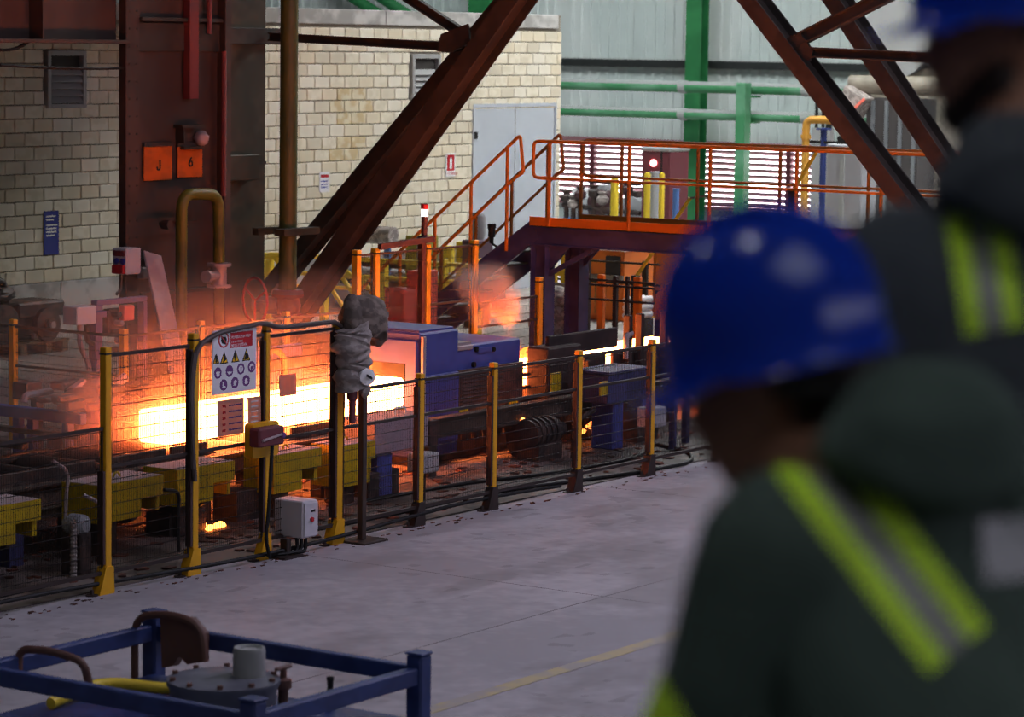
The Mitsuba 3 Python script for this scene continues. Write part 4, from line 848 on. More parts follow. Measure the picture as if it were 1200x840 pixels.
put('body', MB().lathe(c, [(0, .03), (.08, .03), (.09, .05), (.2, .05), (.21, .06), (.27, .06)], n=12), 'black', k, smooth=40); put('arm', MB().cyl(c, c - [0, .25, .12], .015, 6), 'black', k)

# ---------------------------------------------------------------- things beyond the line, left to right
YW = 28.6
k = thing('compressor', 'dark greasy compressor set on a pallet against the block wall', 'compressor')
x0, x1 = 29.3, 30.865
put('engine_block', MB().box(x0, x1 - .25, YW, YW + .7, .22, .62, .04), 'dark_machine', k)
put('shroud', MB().box(x1 - .95, x1, YW - .05, YW + .6, .52, .74, .03), 'dark_machine', k)
put('intake', MB().mesh_add(blob((x1 - 1.1, YW + .2, .86), .14, .3, 3, 31, 3, (2.2, 1, .8))), 'dark_machine', k, smooth=True)
put('flywheel', MB().lathe((x1 - .42, YW - .02, .42), [(0, .22), (.03, .24), (.1, .24), (.11, .1), (.16, .1)], (0, -1, 0), 20), 'dark_machine', k, smooth=40)
put('flywheel', MB().lathe((x0 + .25, YW - .02, .48), [(0, .24), (.03, .28), (.12, .28), (.13, .12)], (0, -1, 0), 20), 'dark_machine', k, smooth=40)
put('hub', MB().lathe((x1 - .42, YW - .16, .42), [(0, .05), (.05, .05)], (0, -1, 0), 10), 'motor_grey', k)
put('top_pipe', MB().tube(rounded([(x0, YW + .2, 1.05), (x0 + .55, YW + .2, 1.05), (x0 + .62, YW + .2, .8), (x0 + .62, YW + .2, .6)], .1), .06, 10), 'dark_machine', k, smooth=40)
put('air_filter', MB().lathe((x0 - .1, YW + .2, 1.12), [(0, .1), (.5, .1), (.55, .06)], (1, 0, 0), 14), 'sleeve_grey', k, smooth=40)
put('sump', MB().box(x0 + .9, x1 - .3, YW - .06, YW - .01, .24, .30), 'flange_grey', k)
k = thing('pallet', 'wooden pallet under the dark compressor', 'pallet')
for y in (YW - .1, YW + .25, YW + .6): put('board', MB().box(x0 - .2, x1 + .02, y, y + .1, .16, .20, .004), 'pallet_wood', k)
for x in (x0 - .1, x0 + .6, x1 - .45, x1 - .12): put('block', MB().box(x, x + .12, YW - .1, YW + .7, .02, .16, .004), 'pallet_wood', k)
k = thing('control_frame', 'purple painted open frame with small control boxes behind the rear fence', 'frame')
FY = 22.6
fx0, fx1, fz = 24.998, 25.773, 1.415
put('upright', MB().box(fx0 - .07, fx0 + .05, FY, FY + .12, 0, fz, .008), 'purple_frame', k); put('upright', MB().box(fx1 - .03, fx1 + .04, FY, FY + .1, 0, fz, .008), 'purple_frame', k)
put('top_bar', MB().box(fx0 - .05, fx1 + .04, FY, FY + .1, fz, fz + .06, .008), 'purple_frame', k)
put('valve_block', MB().box(25.239, 25.531, FY + .08, FY + .2, 1.057, 1.352, .02), 'dark_machine', k)
for i in range(5): put('valve', MB().lathe((25.282 + .05 * (i % 2), FY + .06, fz - .12 - i * .1), [(0, .035), (.1, .035), (.11, .02)], (0, -1, 0), 8), 'flange_grey' if i % 2 else 'dark_machine', k, smooth=40)
put('small_box', MB().box(25.379, 25.555, FY - .03, FY + .06, 1.216, 1.393, .01), 'machine_red', k)
k = thing('push_button_box', 'grey push button box with a bent conduit left of the purple frame', 'control box')
c0, c1 = (24.396, 22.400, 1.451), (24.720, 22.400, 1.246)
put('body', MB().box(c0[0], c1[0], 22.4, 22.62, c1[2], c0[2], .012), 'cabinet_grey', k)
put('conduit', MB().tube(rounded([(c0[0] + .15, 22.5, c1[2]), (c0[0] + .15, 22.5, c1[2] - .25), (c1[0] - .02, 22.5, c1[2] - .45), (c1[0] + .02, 22.5, 0)], .15), .03, 8), 'flange_grey', k, smooth=40)
put('gland', MB().tube(rounded([(c1[0] - .06, 22.5, c1[2]), (c1[0] - .05, 22.5, c1[2] - .2), (c1[0] + .05, 22.5, c1[2] - .24)], .05), .03, 8), 'dark_machine', k, smooth=40)
put('bracket', MB().box(c1[0], fx0, 22.5, 22.6, c1[2] + .05, c1[2] + .12), 'purple_frame', k)
k = thing('socket_box', 'pale socket box with two round gauges on the edge of the brown column', 'control box')
c0, c1 = (27.772, 24.850, 1.814), (28.094, 24.850, 1.483)
put('body', MB().box(c0[0] + .04, c1[0], 24.7, 24.94, c1[2], c0[2], .015), 'cabinet_grey', k)
for i in (0, 1): put('gauge', MB().lathe((c0[0] + .04, 24.86 - i * .10, (c0[2] + c1[2]) / 2), [(0, .04), (.015, .04), (.02, .03)], (-1, 0, 0), 14), 'sign_blue', k, smooth=40)
put('red_flap', MB().box(c0[0] + .0, c0[0] + .05, 24.72, 24.92, c1[2] + .01, c1[2] + .12, .01), 'sign_red', k); put('red_flap', MB().box(c0[0] + .02, c0[0] + .05, 24.72, 24.92, c0[2] - .1, c0[2] - .03, .01), 'maroon', k)
put('arm', MB().box(c1[0] - .05, 28.4, 24.84, 24.94, c1[2] + .1, c1[2] + .16), 'dark_machine', k)
put('hook', MB().tube(rounded([(c0[0] + .12, 24.85, c1[2]), (c0[0] + .1, 24.85, c1[2] - .2), (c0[0] + .02, 24.85, c1[2] - .25)], .05), .02, 6), 'dark_machine', k, smooth=40)
k = thing('wall_switch', 'small pale switch box low on the brown column beside the leaning plank', 'switch'); c0, c1 = (28.298, 24.930, 1.532), (28.462, 24.930, 1.392)
put('body', MB().box(c0[0], c1[0], 24.86, 25.0, c1[2], c0[2], .01), 'cabinet_grey', k); put('cover', MB().box(c0[0] + .01, c1[0] - .01, 24.85, 24.86, c1[2] + .02, c0[2] - .02), 'cabinet_grey', k)
k = thing('leaning_plank', 'grey plank leaning against the foot of the brown column', 'plank')
P, Q = np.array((28.354, 24.750, 1.724)), np.array((28.066, 24.200, 0.747)); dd = unit(Q - P); Q = P + dd * (P[2] / -dd[2] - .02); put('board', MB().bar(P, Q, .33, .035, up=(0, -1, .25), b=.006), 'plank_grey', k)
k = thing('bent_pipe', 'olive yellow pipe rising, arching over and dropping in front of the brown column', 'pipe')
a, b, c, d = (28.636, 24.550, 1.360), (28.632, 24.550, 2.428), (29.365, 24.400, 2.352), (29.387, 24.400, 1.567)
put('tube', MB().tube(rounded([(a[0], 24.5, 0), (a[0], 24.5, b[2] + .05), (c[0], 24.5, b[2] + .03), (c[0] + .02, 24.5, d[2])], .22, 8), .075, 12), 'pipe_olive', k, smooth=40)
put('spool', MB().lathe((c[0] + .02, 24.5, d[2] - .32), [(0, .16), (.03, .16), (.03, .10), (.27, .10), (.27, .16), (.31, .16)], n=16), 'flange_grey', k, smooth=40)
put('actuator', MB().lathe((c[0] - .08, 24.46, d[2] - .16), [(0, .06), (.2, .06), (.21, .08), (.28, .08)], (-1, -.2, 0), 12), 'flange_grey', k, smooth=40)
put('drop', MB().cyl((c[0] + .02, 24.5, d[2] - .3), (c[0] + .02, 24.5, 0), .07, 12), 'pipe_olive', k, smooth=40)
put('clamp', MB().box(a[0] - .25, a[0] + .45, 24.58, 24.66, b[2] - .35, b[2] - .30).lathe((a[0] - .22, 24.5, b[2] - .33), [(0, .06), (.12, .06)], (0, 1, 0), 10), 'brown_steel', k)
k = thing('riser_pipe', 'thick olive green pipe rising past the sloping legs from a valve', 'pipe')
rx = 24.253; RX = 30.5
put('tube', MB().cyl((RX, rx, 1.153), (RX, rx, 8.5), .118, 16), mat('riser_olive', speck((66, 76, 34), (80, 84, 38), 1.2), .5), k, smooth=40)
zf = 1.153
put('flange', MB().lathe((RX, rx, zf - .05), [(0, .21), (.04, .21), (.04, .2), (.06, .2)], n=18), 'valve_purple', k, smooth=40)
put('valve_body', MB().lathe((RX, rx, zf - .36), [(0, .21), (.04, .21), (.05, .15), (.15, .18), (.26, .15), (.27, .21), (.31, .21)], n=18), mat('valve_brown', (112, 52, 50), .5), k, smooth=40)
put('lower_tube', MB().cyl((RX, rx, 0), (RX, rx, zf - .34), .12, 14), 'brown_dark', k, smooth=40)
put('bracket', MB().box(RX - .5, RX + .1, rx + .1, rx + .2, 1.899, 1.989).box(RX - .45, RX + .3, rx - .3, rx - .13, 1.899, 1.989), 'olive_steel', k)
put('gear', MB().lathe((RX - .08, rx + .1, zf - .2), [(0, .12), (.22, .12), (.24, .09), (.34, .09)], (-.5, .86, 0), 12), 'valve_purple', k, smooth=40)
q = np.array((30.000, 24.399, 1.039)); ax = unit([.95, -.33, .0])
u_ = unit(np.cross(ax, (0, 0, 1))); v_ = np.cross(u_, ax)
put('handwheel', MB().tube([q + .30 * (math.cos(t) * u_ + math.sin(t) * v_) for t in np.linspace(0, 2 * math.pi, 25)[:-1]], .017, 8, closed=True), 'wheel_red', k, smooth=True)
for t in (.5, 2.6, 4.7): put('spoke', MB().cyl(q, q + .30 * (math.cos(t) * u_ + math.sin(t) * v_), .014, 6), 'wheel_red', k)
put('stem', MB().cyl(q, (RX, rx + .2, zf - .2), .025, 8), 'valve_purple', k)

# yellow tube barrier with diagonals, behind the sloping legs
k = thing('yellow_barrier', 'pale yellow tube barrier with diagonal braces seen through the sloping legs', 'barrier')
BX = 36.5
def yl(p, q, r=.035): put('tube', MB().cyl(p, q, r, 8), 'yellow_rail', k, smooth=40)
yl((36.500, 29.394, 1.043), (36.500, 25.282, 1.079)); yl((36.500, 29.392, 0.771), (36.500, 25.593, 0.815)); yl((36.500, 29.669, 0.551), (36.500, 27.621, 0.604), .03)
for a, b in (((388,338),(420,388)), ((398,320),(455,400)), ((470,312),(540,392)), ((300,330),(345,392)), ((420,310),(440,345)), ((540,332),(500,372))): 
    A, B_ = [{(388,338): (36.500, 28.157, 0.572), (398,320): (36.500, 27.991, 0.823), (470,312): (36.500, 27.725, 0.971), (300,330): (36.500, 29.670, 0.592), (420,310): (36.500, 27.891, 0.882), (540,332): (36.500, 25.593, 0.815)}[a], {(420,388): (36.500, 27.496, -0.163), (455,400): (36.500, 27.349, 0.088), (540,392): (36.500, 27.037, 0.188), (345,392): (36.500, 28.883, -0.204), (440,345): (36.500, 27.288, 0.531), (500,372): (36.500, 26.368, 0.192)}[b]]
    yl(A, B_)
for px_ in ((36.500, 29.391, 0.608), (36.500, 28.293, 0.672), (36.500, 27.126, 0.739), (36.500, 25.991, 0.805), (36.500, 25.357, 0.842)): put('upright', MB().box(36.44, 36.56, px_[1] - .05, px_[1] + .05, 0, px_[2] + .35, .008), 'yellow_rail', k)
k = thing('yellow_barrier', 'pale yellow barrier end loop between the brown column and the riser pipe', 'barrier')
q = np.array((36.500, 29.324, 0.992)); put('loop', MB().tube(rounded([q + [0, .3, .02], q + [0, -.05, .02], q + [0, -.16, -.12], q + [0, .0, -.26], q + [0, .3, -.26]], .08), .05, 8), 'yellow_rail', k, smooth=40); put('upright', MB().box(36.45, 36.55, q[1] + .2, q[1] + .3, 0, q[2]), 'yellow_rail', k)
def cab(name, label, c, x, pa, pb, mt, depth=.5, extra=None):
    """cabinet standing with its front in the plane x = const, pa upper left and pb lower right seen from the line"""
    k = thing(name, label, c); y0, y1, z1 = pb[1], pa[1], pa[2]; z0 = max(.02, pb[2])
    put('body', MB().box(x, x + depth, y0, y1, z0, z1, .012), mt, k)
    if z0 > .06: put('base', MB().box(x + .03, x + depth - .03, y0 + .03, y1 - .03, 0, z0), 'dark_machine', k)
    put('door', MB().box(x - .012, x, y0 + .03, y1 - .03, z0 + .04, z1 - .05, .004), mt, k)
    return k, x, y0, y1, z0, z1
k, x, y0, y1, z0, z1 = cab('olive_cabinet', 'tall olive yellow cabinet behind the rear fence left of the stairs', 'cabinet', 38.0, (38.000, 27.824, 1.349), (38.000, 27.525, 0.421), 'olive_box'); put('side_strip', MB().box(x - .02, x, y0, y0 + .06, z0, z1), 'louvre_grey', k)
k, x, y0, y1, z0, z1 = cab('red_unit', 'bright salmon red machine unit with ribbed lower half behind the rear fence', 'machine', 31.5, (31.500, 23.045, 1.424), (31.500, 22.810, 0.631), 'machine_red', .4)
for i in range(8): put('rib', MB().box(x - .03, x - .012, y0 + .01, y1 - .01, z0 + .03 + i * .045, z0 + .05 + i * .045), 'crimson_box', k)
k, x, y0, y1, z0, z1 = cab('red_unit', 'low salmon red machine unit beside the wrapped scanner hood', 'machine', 31.2, (31.200, 23.186, 1.195), (31.200, 22.843, 0.651), 'machine_red', .4)
for i in range(3): put('rib', MB().box(x - .03, x - .012, y0 + .02, y1 - .02, z0 + .15 + i * .2, z0 + .17 + i * .2), 'crimson_box', k)
k = thing('red_bench', 'low red steel bench in front of the salmon red units', 'bench'); put('top', MB().box(30.6, 31.1, 22.024, 22.707, .42, .50, .01), 'machine_red', k)
for y in (22.024 + .05, 22.707 - .1): put('leg', MB().box(30.62, 31.08, y, y + .06, 0, .42), 'crimson_box', k)
k, x, y0, y1, z0, z1 = cab('machine_cabinet', 'purple brown machine cabinet beside the stair foot', 'cabinet', 37.5, (37.500, 26.370, 1.377), (37.500, 26.113, 0.538), 'valve_purple')
put('motor', MB().lathe(((x + .25), (y0 + y1) / 2, z1), [(0, .1), (.1, .13), (.35, .13), (.42, .08)], n=14), 'motor_grey', k, smooth=40)
for i, (pa, pb, lab) in enumerate((((39.000, 27.814, 1.136), (39.000, 27.635, 0.560), 'yellow steel post behind the stair rail'), ((38.500, 27.190, 1.261), (38.500, 27.029, 0.625), 'olive yellow post left of the purple brown machine cabinet'), ((37.000, 24.592, 1.916), (37.000, 24.467, 1.870), ''))):
    if not lab: continue
    k = thing('yellow_stanchion', lab, 'post'); xx = (39, 38.5)[i]
    put('tube', MB().box(xx, xx + .12, pb[1], pa[1], 0, pa[2], .01), 'yellow_rail', k); put('foot', MB().box(xx - .06, xx + .18, pb[1] - .06, pa[1] + .06, 0, .02), 'yellow_rail', k)
k = thing('grey_machine', 'long grey machine bed with dark slots behind the yellow barrier', 'machine')
put('bed', MB().box(38.6, 39.4, 26.816, 29.7, .1, 0.701, .02), 'motor_grey', k); put('slot', MB().box(38.56, 38.6, 27.486, 29.123, .75, .88), 'black', k); put('slot', MB().box(38.56, 38.6, 27.486, 29.565, .45, .55), 'black', k)
put('blue_panel', MB().box(38.55, 38.6, 28.548, 28.652, .5, 1.1), 'motor_blue', k); put('top_roll', MB().cyl((39.0, 29.7, 1.25), (39.0, 28.8, 1.25), .15, 14), 'sleeve_grey', k, smooth=40)
put('foot', MB().box(38.8, 39.2, 26.982, 29.6, 0, .1), 'dark_machine', k)

# under and behind the bridge
k, x, y0, y1, z0, z1 = cab('orange_cabinet', 'orange cabinet with a dark doorway standing behind the bridge legs', 'cabinet', 40.0, (40.000, 25.696, 1.139), (40.000, 24.933, -0.279), 'cabinet_orange', .9)
put('white_top', MB().box(x - .02, x + .92, y0 - .02, y1 + .02, z1, z1 + .03), 'white_paint', k)
put('dark_doorway', MB().box(x - .03, x - .012, 24.995, 25.270, 0.729, 1.059), 'louvre_dark', k); put('shelf_band', MB().box(x - .05, x - .012, y0, y1, 0.655, 0.752), 'beige_duct', k)
for px_ in (.2, .45, .7): put('panel_seam', MB().box(x - .016, x - .012, y0 + px_ * (y1 - y0) - .01, y0 + px_ * (y1 - y0) + .01, z0 + .1, 0.628), 'orange_olive', k)
k = thing('machine_gantry', 'pale yellow gantry beam just above the orange cabinet', 'gantry'); put('beam', MB().box(42.0, 42.1, 26.350, 26.965, 0.999, 1.114, .01), 'yellow_rail', k)
for px_ in (26.896, 26.417): put('leg', MB().box(42.02, 42.08, px_ - .04, px_ + .04, 0, 1.100), 'yellow_rail', k)
for i, (pa, pb, xx, lab) in enumerate((((37.000, 24.193, 1.588), (37.000, 24.079, 0.886), 37, 'pale yellow post seen between the bridge legs'), ((44.000, 27.392, 0.923), (44.000, 27.290, 0.281), 44, 'thin yellow post right of the orange cabinet'), ((41.000, 25.180, 1.213), (41.000, 24.925, -0.664), 41, 'thick yellow post under the bridge beside the helmet'))):
    k = thing('yellow_stanchion', lab, 'post'); put('tube', MB().box(xx, xx + .1, pb[1], pa[1], 0, pa[2], .008), 'yellow_rail' if i < 2 else 'orange_olive', k); put('foot', MB().box(xx - .05, xx + .15, pb[1] - .05, pa[1] + .05, 0, .02), 'yellow_rail', k)
k = thing('yellow_guardrail', 'beige guard rail between the bridge legs', 'barrier')
put('rail', MB().box(36.0, 36.06, 23.401, 23.820, 1.060, 1.160, .01), 'yellow_rail', k); put('rail', MB().box(36.0, 36.06, 23.401, 23.820, 0.884, 0.959, .01), 'beige_duct', k)
for px_ in (23.715, 23.431): put('post', MB().box(36.06, 36.12, px_ - .05, px_ + .05, 0, 1.147), 'yellow_rail', k)
k = thing('wrapped_bales', 'pile of pale plastic wrapped bales behind the bridge legs', 'bales'); 
for i, (p, r) in enumerate((((35.600, 23.370, 0.763), .22), ((35.600, 23.396, 0.537), .24), ((35.600, 23.288, 0.333), .24), ((35.800, 23.644, 0.382), .2))): put('bale', blob(np.array(p) * [1, 1, 0] + [0, 0, max(p[2], r * .6)], r, .3, 2, 60 + i, 3, (1, 1.5, .8)), 'sleeve_grey', k, smooth=True)
k = thing('inner_fence', 'dark red posts and rails of an inner fence under the bridge', 'fence')
IX = 35.2
for px_, w in ((22.337, .10), (22.101, .06), (21.733, .11), (22.575, .05), (21.902, .04)): put('post', MB().box(IX, IX + .07, px_ - w / 2, px_ + w / 2, 0, 1.194, .005), 'safety_orange' if w > .08 else 'rail_steel', k)
for z in (1.121, 1.049, 0.843): put('rail', MB().box(IX - .02, IX, 21.424, 22.603, z - .015, z + .015), 'rail_steel', k)
k = thing('inner_fence', 'dark rails of a second inner fence beyond the first under the bridge', 'fence')
for z in (1.184, 1.274 - .4): put('rail', MB().box(37.48, 37.5, 22.727, 24.785, z - .015, z + .015), 'rail_steel', k)
for px_ in (24.041, 23.025, 24.754): put('post', MB().box(37.5, 37.56, px_ - .04, px_ + .04, 0, 1.222), 'rail_steel', k)
k, x, y0, y1, z0, z1 = cab('orange_machine', 'tall bright orange machine guard beside the blue helmet', 'machine', 38.5, (38.500, 23.430, 1.385), (38.500, 22.736, -0.300), 'cabinet_orange', .5)
put('panel_line', MB().box(x - .02, x - .01, y0, y1, 0.649, 0.701), 'rail_steel', k)
k = thing('drum', 'bundle of white rolls on a dark stand between the inner fence posts', 'rolls')
for i in range(2):
    for j in range(3): put('roll', MB().cyl((36.5, 22.718 - i * .12, 0.597 - j * .11 + .12), (37.0, 22.718 - i * .12, 0.597 - j * .11 + .12), .055, 10), 'white_paint', k, smooth=40)
put('stand', MB().box(36.5, 37.0, 22.542, 22.747, 0, 0.597 - .16), 'dark_machine', k)
k = thing('lit_bag', 'orange crumpled sack beside the blue helmet', 'sack'); put('sack', blob((35.600, 21.377, 0.788), .24, .3, 2, 77, 3, (.8, 1.1, 1.2)), 'safety_orange', k, smooth=True); put('tie', MB().cyl(np.array((35.600, 21.377, 0.788)) + [0, 0, .24], np.array((35.600, 21.377, 0.788)) + [0, 0, .34], .03, 8), 'orange_olive', k); put('stand', MB().box(35.4, 35.8, 21.209, 21.546, 0, 0.788 - .2), 'dark_machine', k)  # orange rounded lump on a dark stand

# seen through the bridge railing: machinery before the louvred windows
FXX = 50.0
for i, (pa, pb, lab) in enumerate((((50.000, 32.658, 1.415), (50.000, 32.072, 0.922), 'blue pump motor seen at the left end of the bridge railing'), ((50.000, 32.043, 1.509), (50.000, 31.583, 0.945), 'dark red and grey motor beside the yellow bollard'), ((50.000, 31.270, 1.404), (50.000, 30.859, 0.978), 'grey gearbox right of the yellow bollard'))):
    k = thing('far_motor', lab, 'motor'); y0, y1 = pb[1], pa[1]; z1 = pa[2]; zc = z1 - .32
    put('casing', MB().lathe((FXX, (y0 + y1) / 2, zc), [(0, .2), (.05, .32), (.5, .32), (.6, .2)], (1, 0, 0), 16), ('motor_grey', 'dark_maroon', 'motor_grey')[i], k, smooth=40)
    put('base', MB().box(FXX, FXX + .6, y0, y1, 0, zc - .15, .02), ('motor_blue', 'dark_machine', 'motor_grey')[i], k)
    put('terminal_box', MB().box(FXX + .1, FXX + .4, (y0 + y1) / 2 - .1, (y0 + y1) / 2 + .15, zc + .28, zc + .42, .01), ('white_paint', 'motor_grey', 'dark_machine')[i], k)
    put('coupling', MB().lathe((FXX + .2, y0 + .12, zc), [(0, .14), (.1, .14), (.11, .08), (.14, .08)], (0, -1, 0), 12), ('dark_machine', 'dark_machine', 'motor_blue')[i], k, smooth=40)
for i, (pa, pb, lab) in enumerate((((47.000, 29.620, 1.966), (47.000, 29.468, 1.104), 'bright yellow bollard pipe seen through the bridge railing'), ((47.000, 28.886, 2.058), (47.000, 28.762, 1.137), 'left yellow post in front of the maroon cabinet'), ((47.000, 28.560, 2.070), (47.000, 28.454, 1.151), 'right yellow post in front of the maroon cabinet'))):
    k = thing('yellow_bollard', lab, 'bollard'); yc, r = (pa[1] + pb[1]) / 2, abs(pa[1] - pb[1]) / 2
    put('pipe', MB().lathe((47, yc, 0), [(0, r), (pa[2] - .04, r), (pa[2], r * .6)], n=12), 'yellow_rail', k, smooth=40); put('foot', MB().box(46.85, 47.15, yc - .15, yc + .15, 0, .02), 'yellow_rail', k)
k, x, y0, y1, z0, z1 = cab('maroon_cabinet', 'maroon cabinet with a dusty grey top and a lit red lamp behind the bridge', 'cabinet', 49.0, (49.000, 30.183, 2.367), (49.000, 29.539, 0.982), 'maroon', .7)
put('dust_top', MB().box(x - .03, x + .73, y0 - .03, y1 + .03, z1, z1 + .10, .03), 'dust_grey', k); put('vertical_seam', MB().box(x - .016, x - .01, 29.718 - .01, 29.718 + .03, z0, z1), 'black', k)
put('red_lamp', MB().lathe((x - .01, 29.905, 2.144), [(0, .07), (.03, .07), (.05, .04)], (-1, 0, 0), 12), 'sign_red', k, emitter={'type': 'area', 'radiance': {'type': 'rgb', 'value': [7.0, 1.2, 1.2]}})
put('grey_pipe', MB().cyl((47.6, 29.027, 0), (47.6, 29.027, 2.051), .09, 10), 'motor_grey', k, smooth=40)
k = thing('blue_pipe', 'blue upright pipe right of the maroon cabinet', 'pipe'); put('tube', MB().cyl((46.5, 27.893, 0), (46.5, 27.893, 1.795), .06, 10), 'motor_blue', k, smooth=40); put('cap', MB().cyl((46.5, 27.893, 1.795), (46.5, 27.893, 1.811), .07, 10), 'motor_blue', k)
k = thing('boom_pole', 'yellow and black diagonal barrier pole rising behind the bridge railing', 'pole'); A, B_ = np.array((36.000, 22.243, 1.115)), np.array((36.000, 21.358, 2.295)); put('pole', MB().cyl(A, B_, .028, 8), 'yellow_rail', k, smooth=40); put('stand', MB().box(35.95, 36.05, A[1] - .05, A[1] + .05, 0, A[2] + .03), 'rail_steel', k); put('arm', MB().cyl(B_, np.array((36.000, 21.037, 2.344)), .018, 6), 'beige_duct', k)
k = thing('boom_pole', 'second yellow and black diagonal pole at the right end of the bridge', 'pole'); A, B_ = np.array((34.600, 18.933, 2.561)), np.array((34.600, 18.600, 3.072)); put('pole', MB().cyl(A, B_, .026, 8), 'yellow_rail', k, smooth=40); put('stand', MB().box(34.55, 34.65, A[1] - .05, A[1] + .05, 0, A[2]), 'rail_steel', k)
k = thing('far_pipework', 'dark pipework and valves before the louvred windows beyond the bridge', 'pipework')
for i, px_ in enumerate(((49.200, 32.052, 1.366), (49.200, 31.888, 1.271), (49.200, 31.729, 1.447), (49.200, 31.408, 1.494), (49.200, 31.205, 1.368), (49.200, 30.634, 1.593))):
    put('riser', MB().cyl((49.2, px_[1], 0), (49.2, px_[1], px_[2]), .05, 8), 'dark_machine', k, smooth=40)
    put('valve', MB().lathe((49.2, px_[1], px_[2] - .1), [(0, .06), (.05, .12), (.14, .12), (.2, .06), (.24, .1), (.26, .1)], n=10), ('dark_machine', 'sleeve_grey', 'dark_maroon')[i % 3], k, smooth=40)
put('header', MB().cyl((49.200, 32.131, 1.226), (49.200, 30.328, 1.137), .05, 8), 'dark_machine', k, smooth=40); put('header', MB().cyl((49.300, 31.598, 1.720), (49.300, 30.402, 1.700), .04, 8), 'dark_machine', k, smooth=40)
# top right: vessel, duct and pipework before the far wall
k = thing('round_vessel', 'large grey drum end high on the right beside the taller worker', 'vessel'); c = np.array((54.000, 27.279, 4.608)); r = abs(28.053 - 26.517) / 2
put('shell', MB().lathe(c, [(0, r * .98), (.03, r), (2.4, r)], (1, 0, 0), 40), 'vessel_grey', k, smooth=40); put('rim', MB().lathe(c, [(-.04, r * 1.02), (.0, r * 1.03), (.06, r * 1.0)], (1, 0, 0), 40), 'louvre_grey', k, smooth=40); put('saddle', MB().box(54.2, 56.2, c[1] - r * .9, c[1] + r * .9, 0, c[2] - r * .75, .03), 'beige_duct', k)
k = thing('round_duct', 'beige round duct with a grey cabinet below it at the right', 'duct'); c = np.array((52.000, 27.232, 3.706)); put('duct', MB().cyl(c, c + [.3, -2.6, 0], .19, 18), 'beige_duct', k, smooth=40)
put('cabinet', MB().box(52.0, 52.8, c[1] - 1.5, c[1] - .35, 0, c[2] - .25, .02), 'far_cabinet', k)
for i in range(4): put('panel_rib', MB().box(51.95, 52.0, c[1] - 1.45 + i * .3, c[1] - 1.38 + i * .3, .1, c[2] - .3), 'vessel_grey', k)
put('chute', MB().bar(np.array((51.800, 27.253, 3.489)), np.array((51.800, 26.831, 3.232)), .5, .5, b=.02), 'sleeve_grey', k); put('red_edge', MB().bar(np.array((51.500, 26.900, 3.233)), np.array((51.500, 26.663, 3.438)), .05, .05), 'machine_red', k)
k = thing('yellow_elbow', 'ochre pipe elbow above the right end of the bridge rail', 'pipe'); q = np.array((50.000, 27.121, 2.478)); q2 = np.array((50.000, 27.137, 3.049)); put('tube', MB().tube(rounded([(50, q[1], 0), (50, q[1], q2[2]), (50, 26.566 - .6, q2[2])], .15), .075, 10), mat('ochre', (196, 142, 52), .55), k, smooth=40); put('collar', MB().lathe((50, q[1], q[2] + .2), [(0, .1), (.08, .1)], n=10), 'ochre', k)
k = thing('blue_valve', 'small blue valve stand above the right end of the bridge rail', 'valve'); q = np.array((49.000, 26.200, 2.578)); put('body', MB().cyl((49, q[1], 0), (49, q[1], 2.897), .06, 10), mat('valve_blue', (32, 48, 104), .5), k, smooth=40); put('cross', MB().box(48.95, 49.05, q[1] - .28, q[1] + .28, 2.642, 2.690), 'black', k); put('wheel', MB().lathe((49, q[1], 2.897), [(0, .14), (.03, .14)], n=12), 'valve_blue', k)
k = thing('grey_console', 'grey console with a dark rack on top behind the right end of the bridge', 'console'); put('body', MB().box(47, 47.6, 24.346, 25.066, 0, 2.714, .02), 'motor_grey', k); put('rack', MB().box(47.1, 47.5, 24.532, 24.909, 2.714, 2.851), 'black', k); put('leg', MB().box(46.96, 47.0, 24.687, 24.773, 0, 2.668), 'dust_grey', k)
k = thing('pipe_rack', 'black bolted hanger rods around the green pipes above the bridge end', 'pipe hanger')
for px_ in (30.248, 30.083, 29.980, 29.898): put('rod', MB().box(56.2, 56.24, px_ - .03, px_ + .03, 2.699, 3.354), 'black', k)
put('shoe', MB().box(56.1, 56.3, 29.857, 30.290, 0, 2.699), 'louvre_grey', k)
# ---------------------------------------------------------------- the blue rack in the aisle, lower left
k = thing('blue_rack', 'blue steel carrying frame in the aisle at the lower left', 'steel frame')
RX0, RX1, RY0, RY1, RZ = 11.95, 13.45, 9.72, 11.72, .92
for (xa, ya), (xb, yb) in (((RX0, RY0), (RX1, RY0)), ((RX0, RY1), (RX1, RY1)), ((RX0, RY0), (RX0, RY1)), ((RX1, RY0), (RX1, RY1))):
    put('top_rail', MB().bar((xa, ya, RZ - .05), (xb, yb, RZ - .05), .07, .10, b=.008), 'rack_blue', k); put('bottom_rail', MB().bar((xa, ya, .14), (xb, yb, .14), .07, .10, b=.008), 'rack_blue', k)
for x in (RX0, RX1):
    for y in (RY0, RY1):
        p = put('corner_post', MB().box(x - .055, x + .055, y - .055, y + .055, 0, RZ + .07, .012), 'rack_blue', k)
        put('post_cap', MB().box(x - .06, x + .06, y - .06, y + .06, RZ + .07, RZ + .085, .006), 'rack_blue', p)
put('deck', MB().box(RX0 + .04, RX1 - .04, RY0 + .04, RY1 - .04, .58, .62), 'rack_blue', k)
for y in (10.3, 11.1): put('cross_bar', MB().bar((RX0, y, .55), (RX1, y, .55), .06, .06), 'rack_blue', k)
def hoop(pts, r, label): put('lifting_hoop', MB().tube(rounded(pts, .12, 7), r, 9), 'rust_tube', k, smooth=40, label=label)
x, y = RX1 - .06, RY1 - .02
hoop([(13.300, 11.742, 0.573), (13.300, 11.742, 0.985), (13.300, 11.457, 1.035), (13.300, 11.216, 0.998), (13.300, 11.189, 0.778)], .024, 'brown hoop at the far corner')
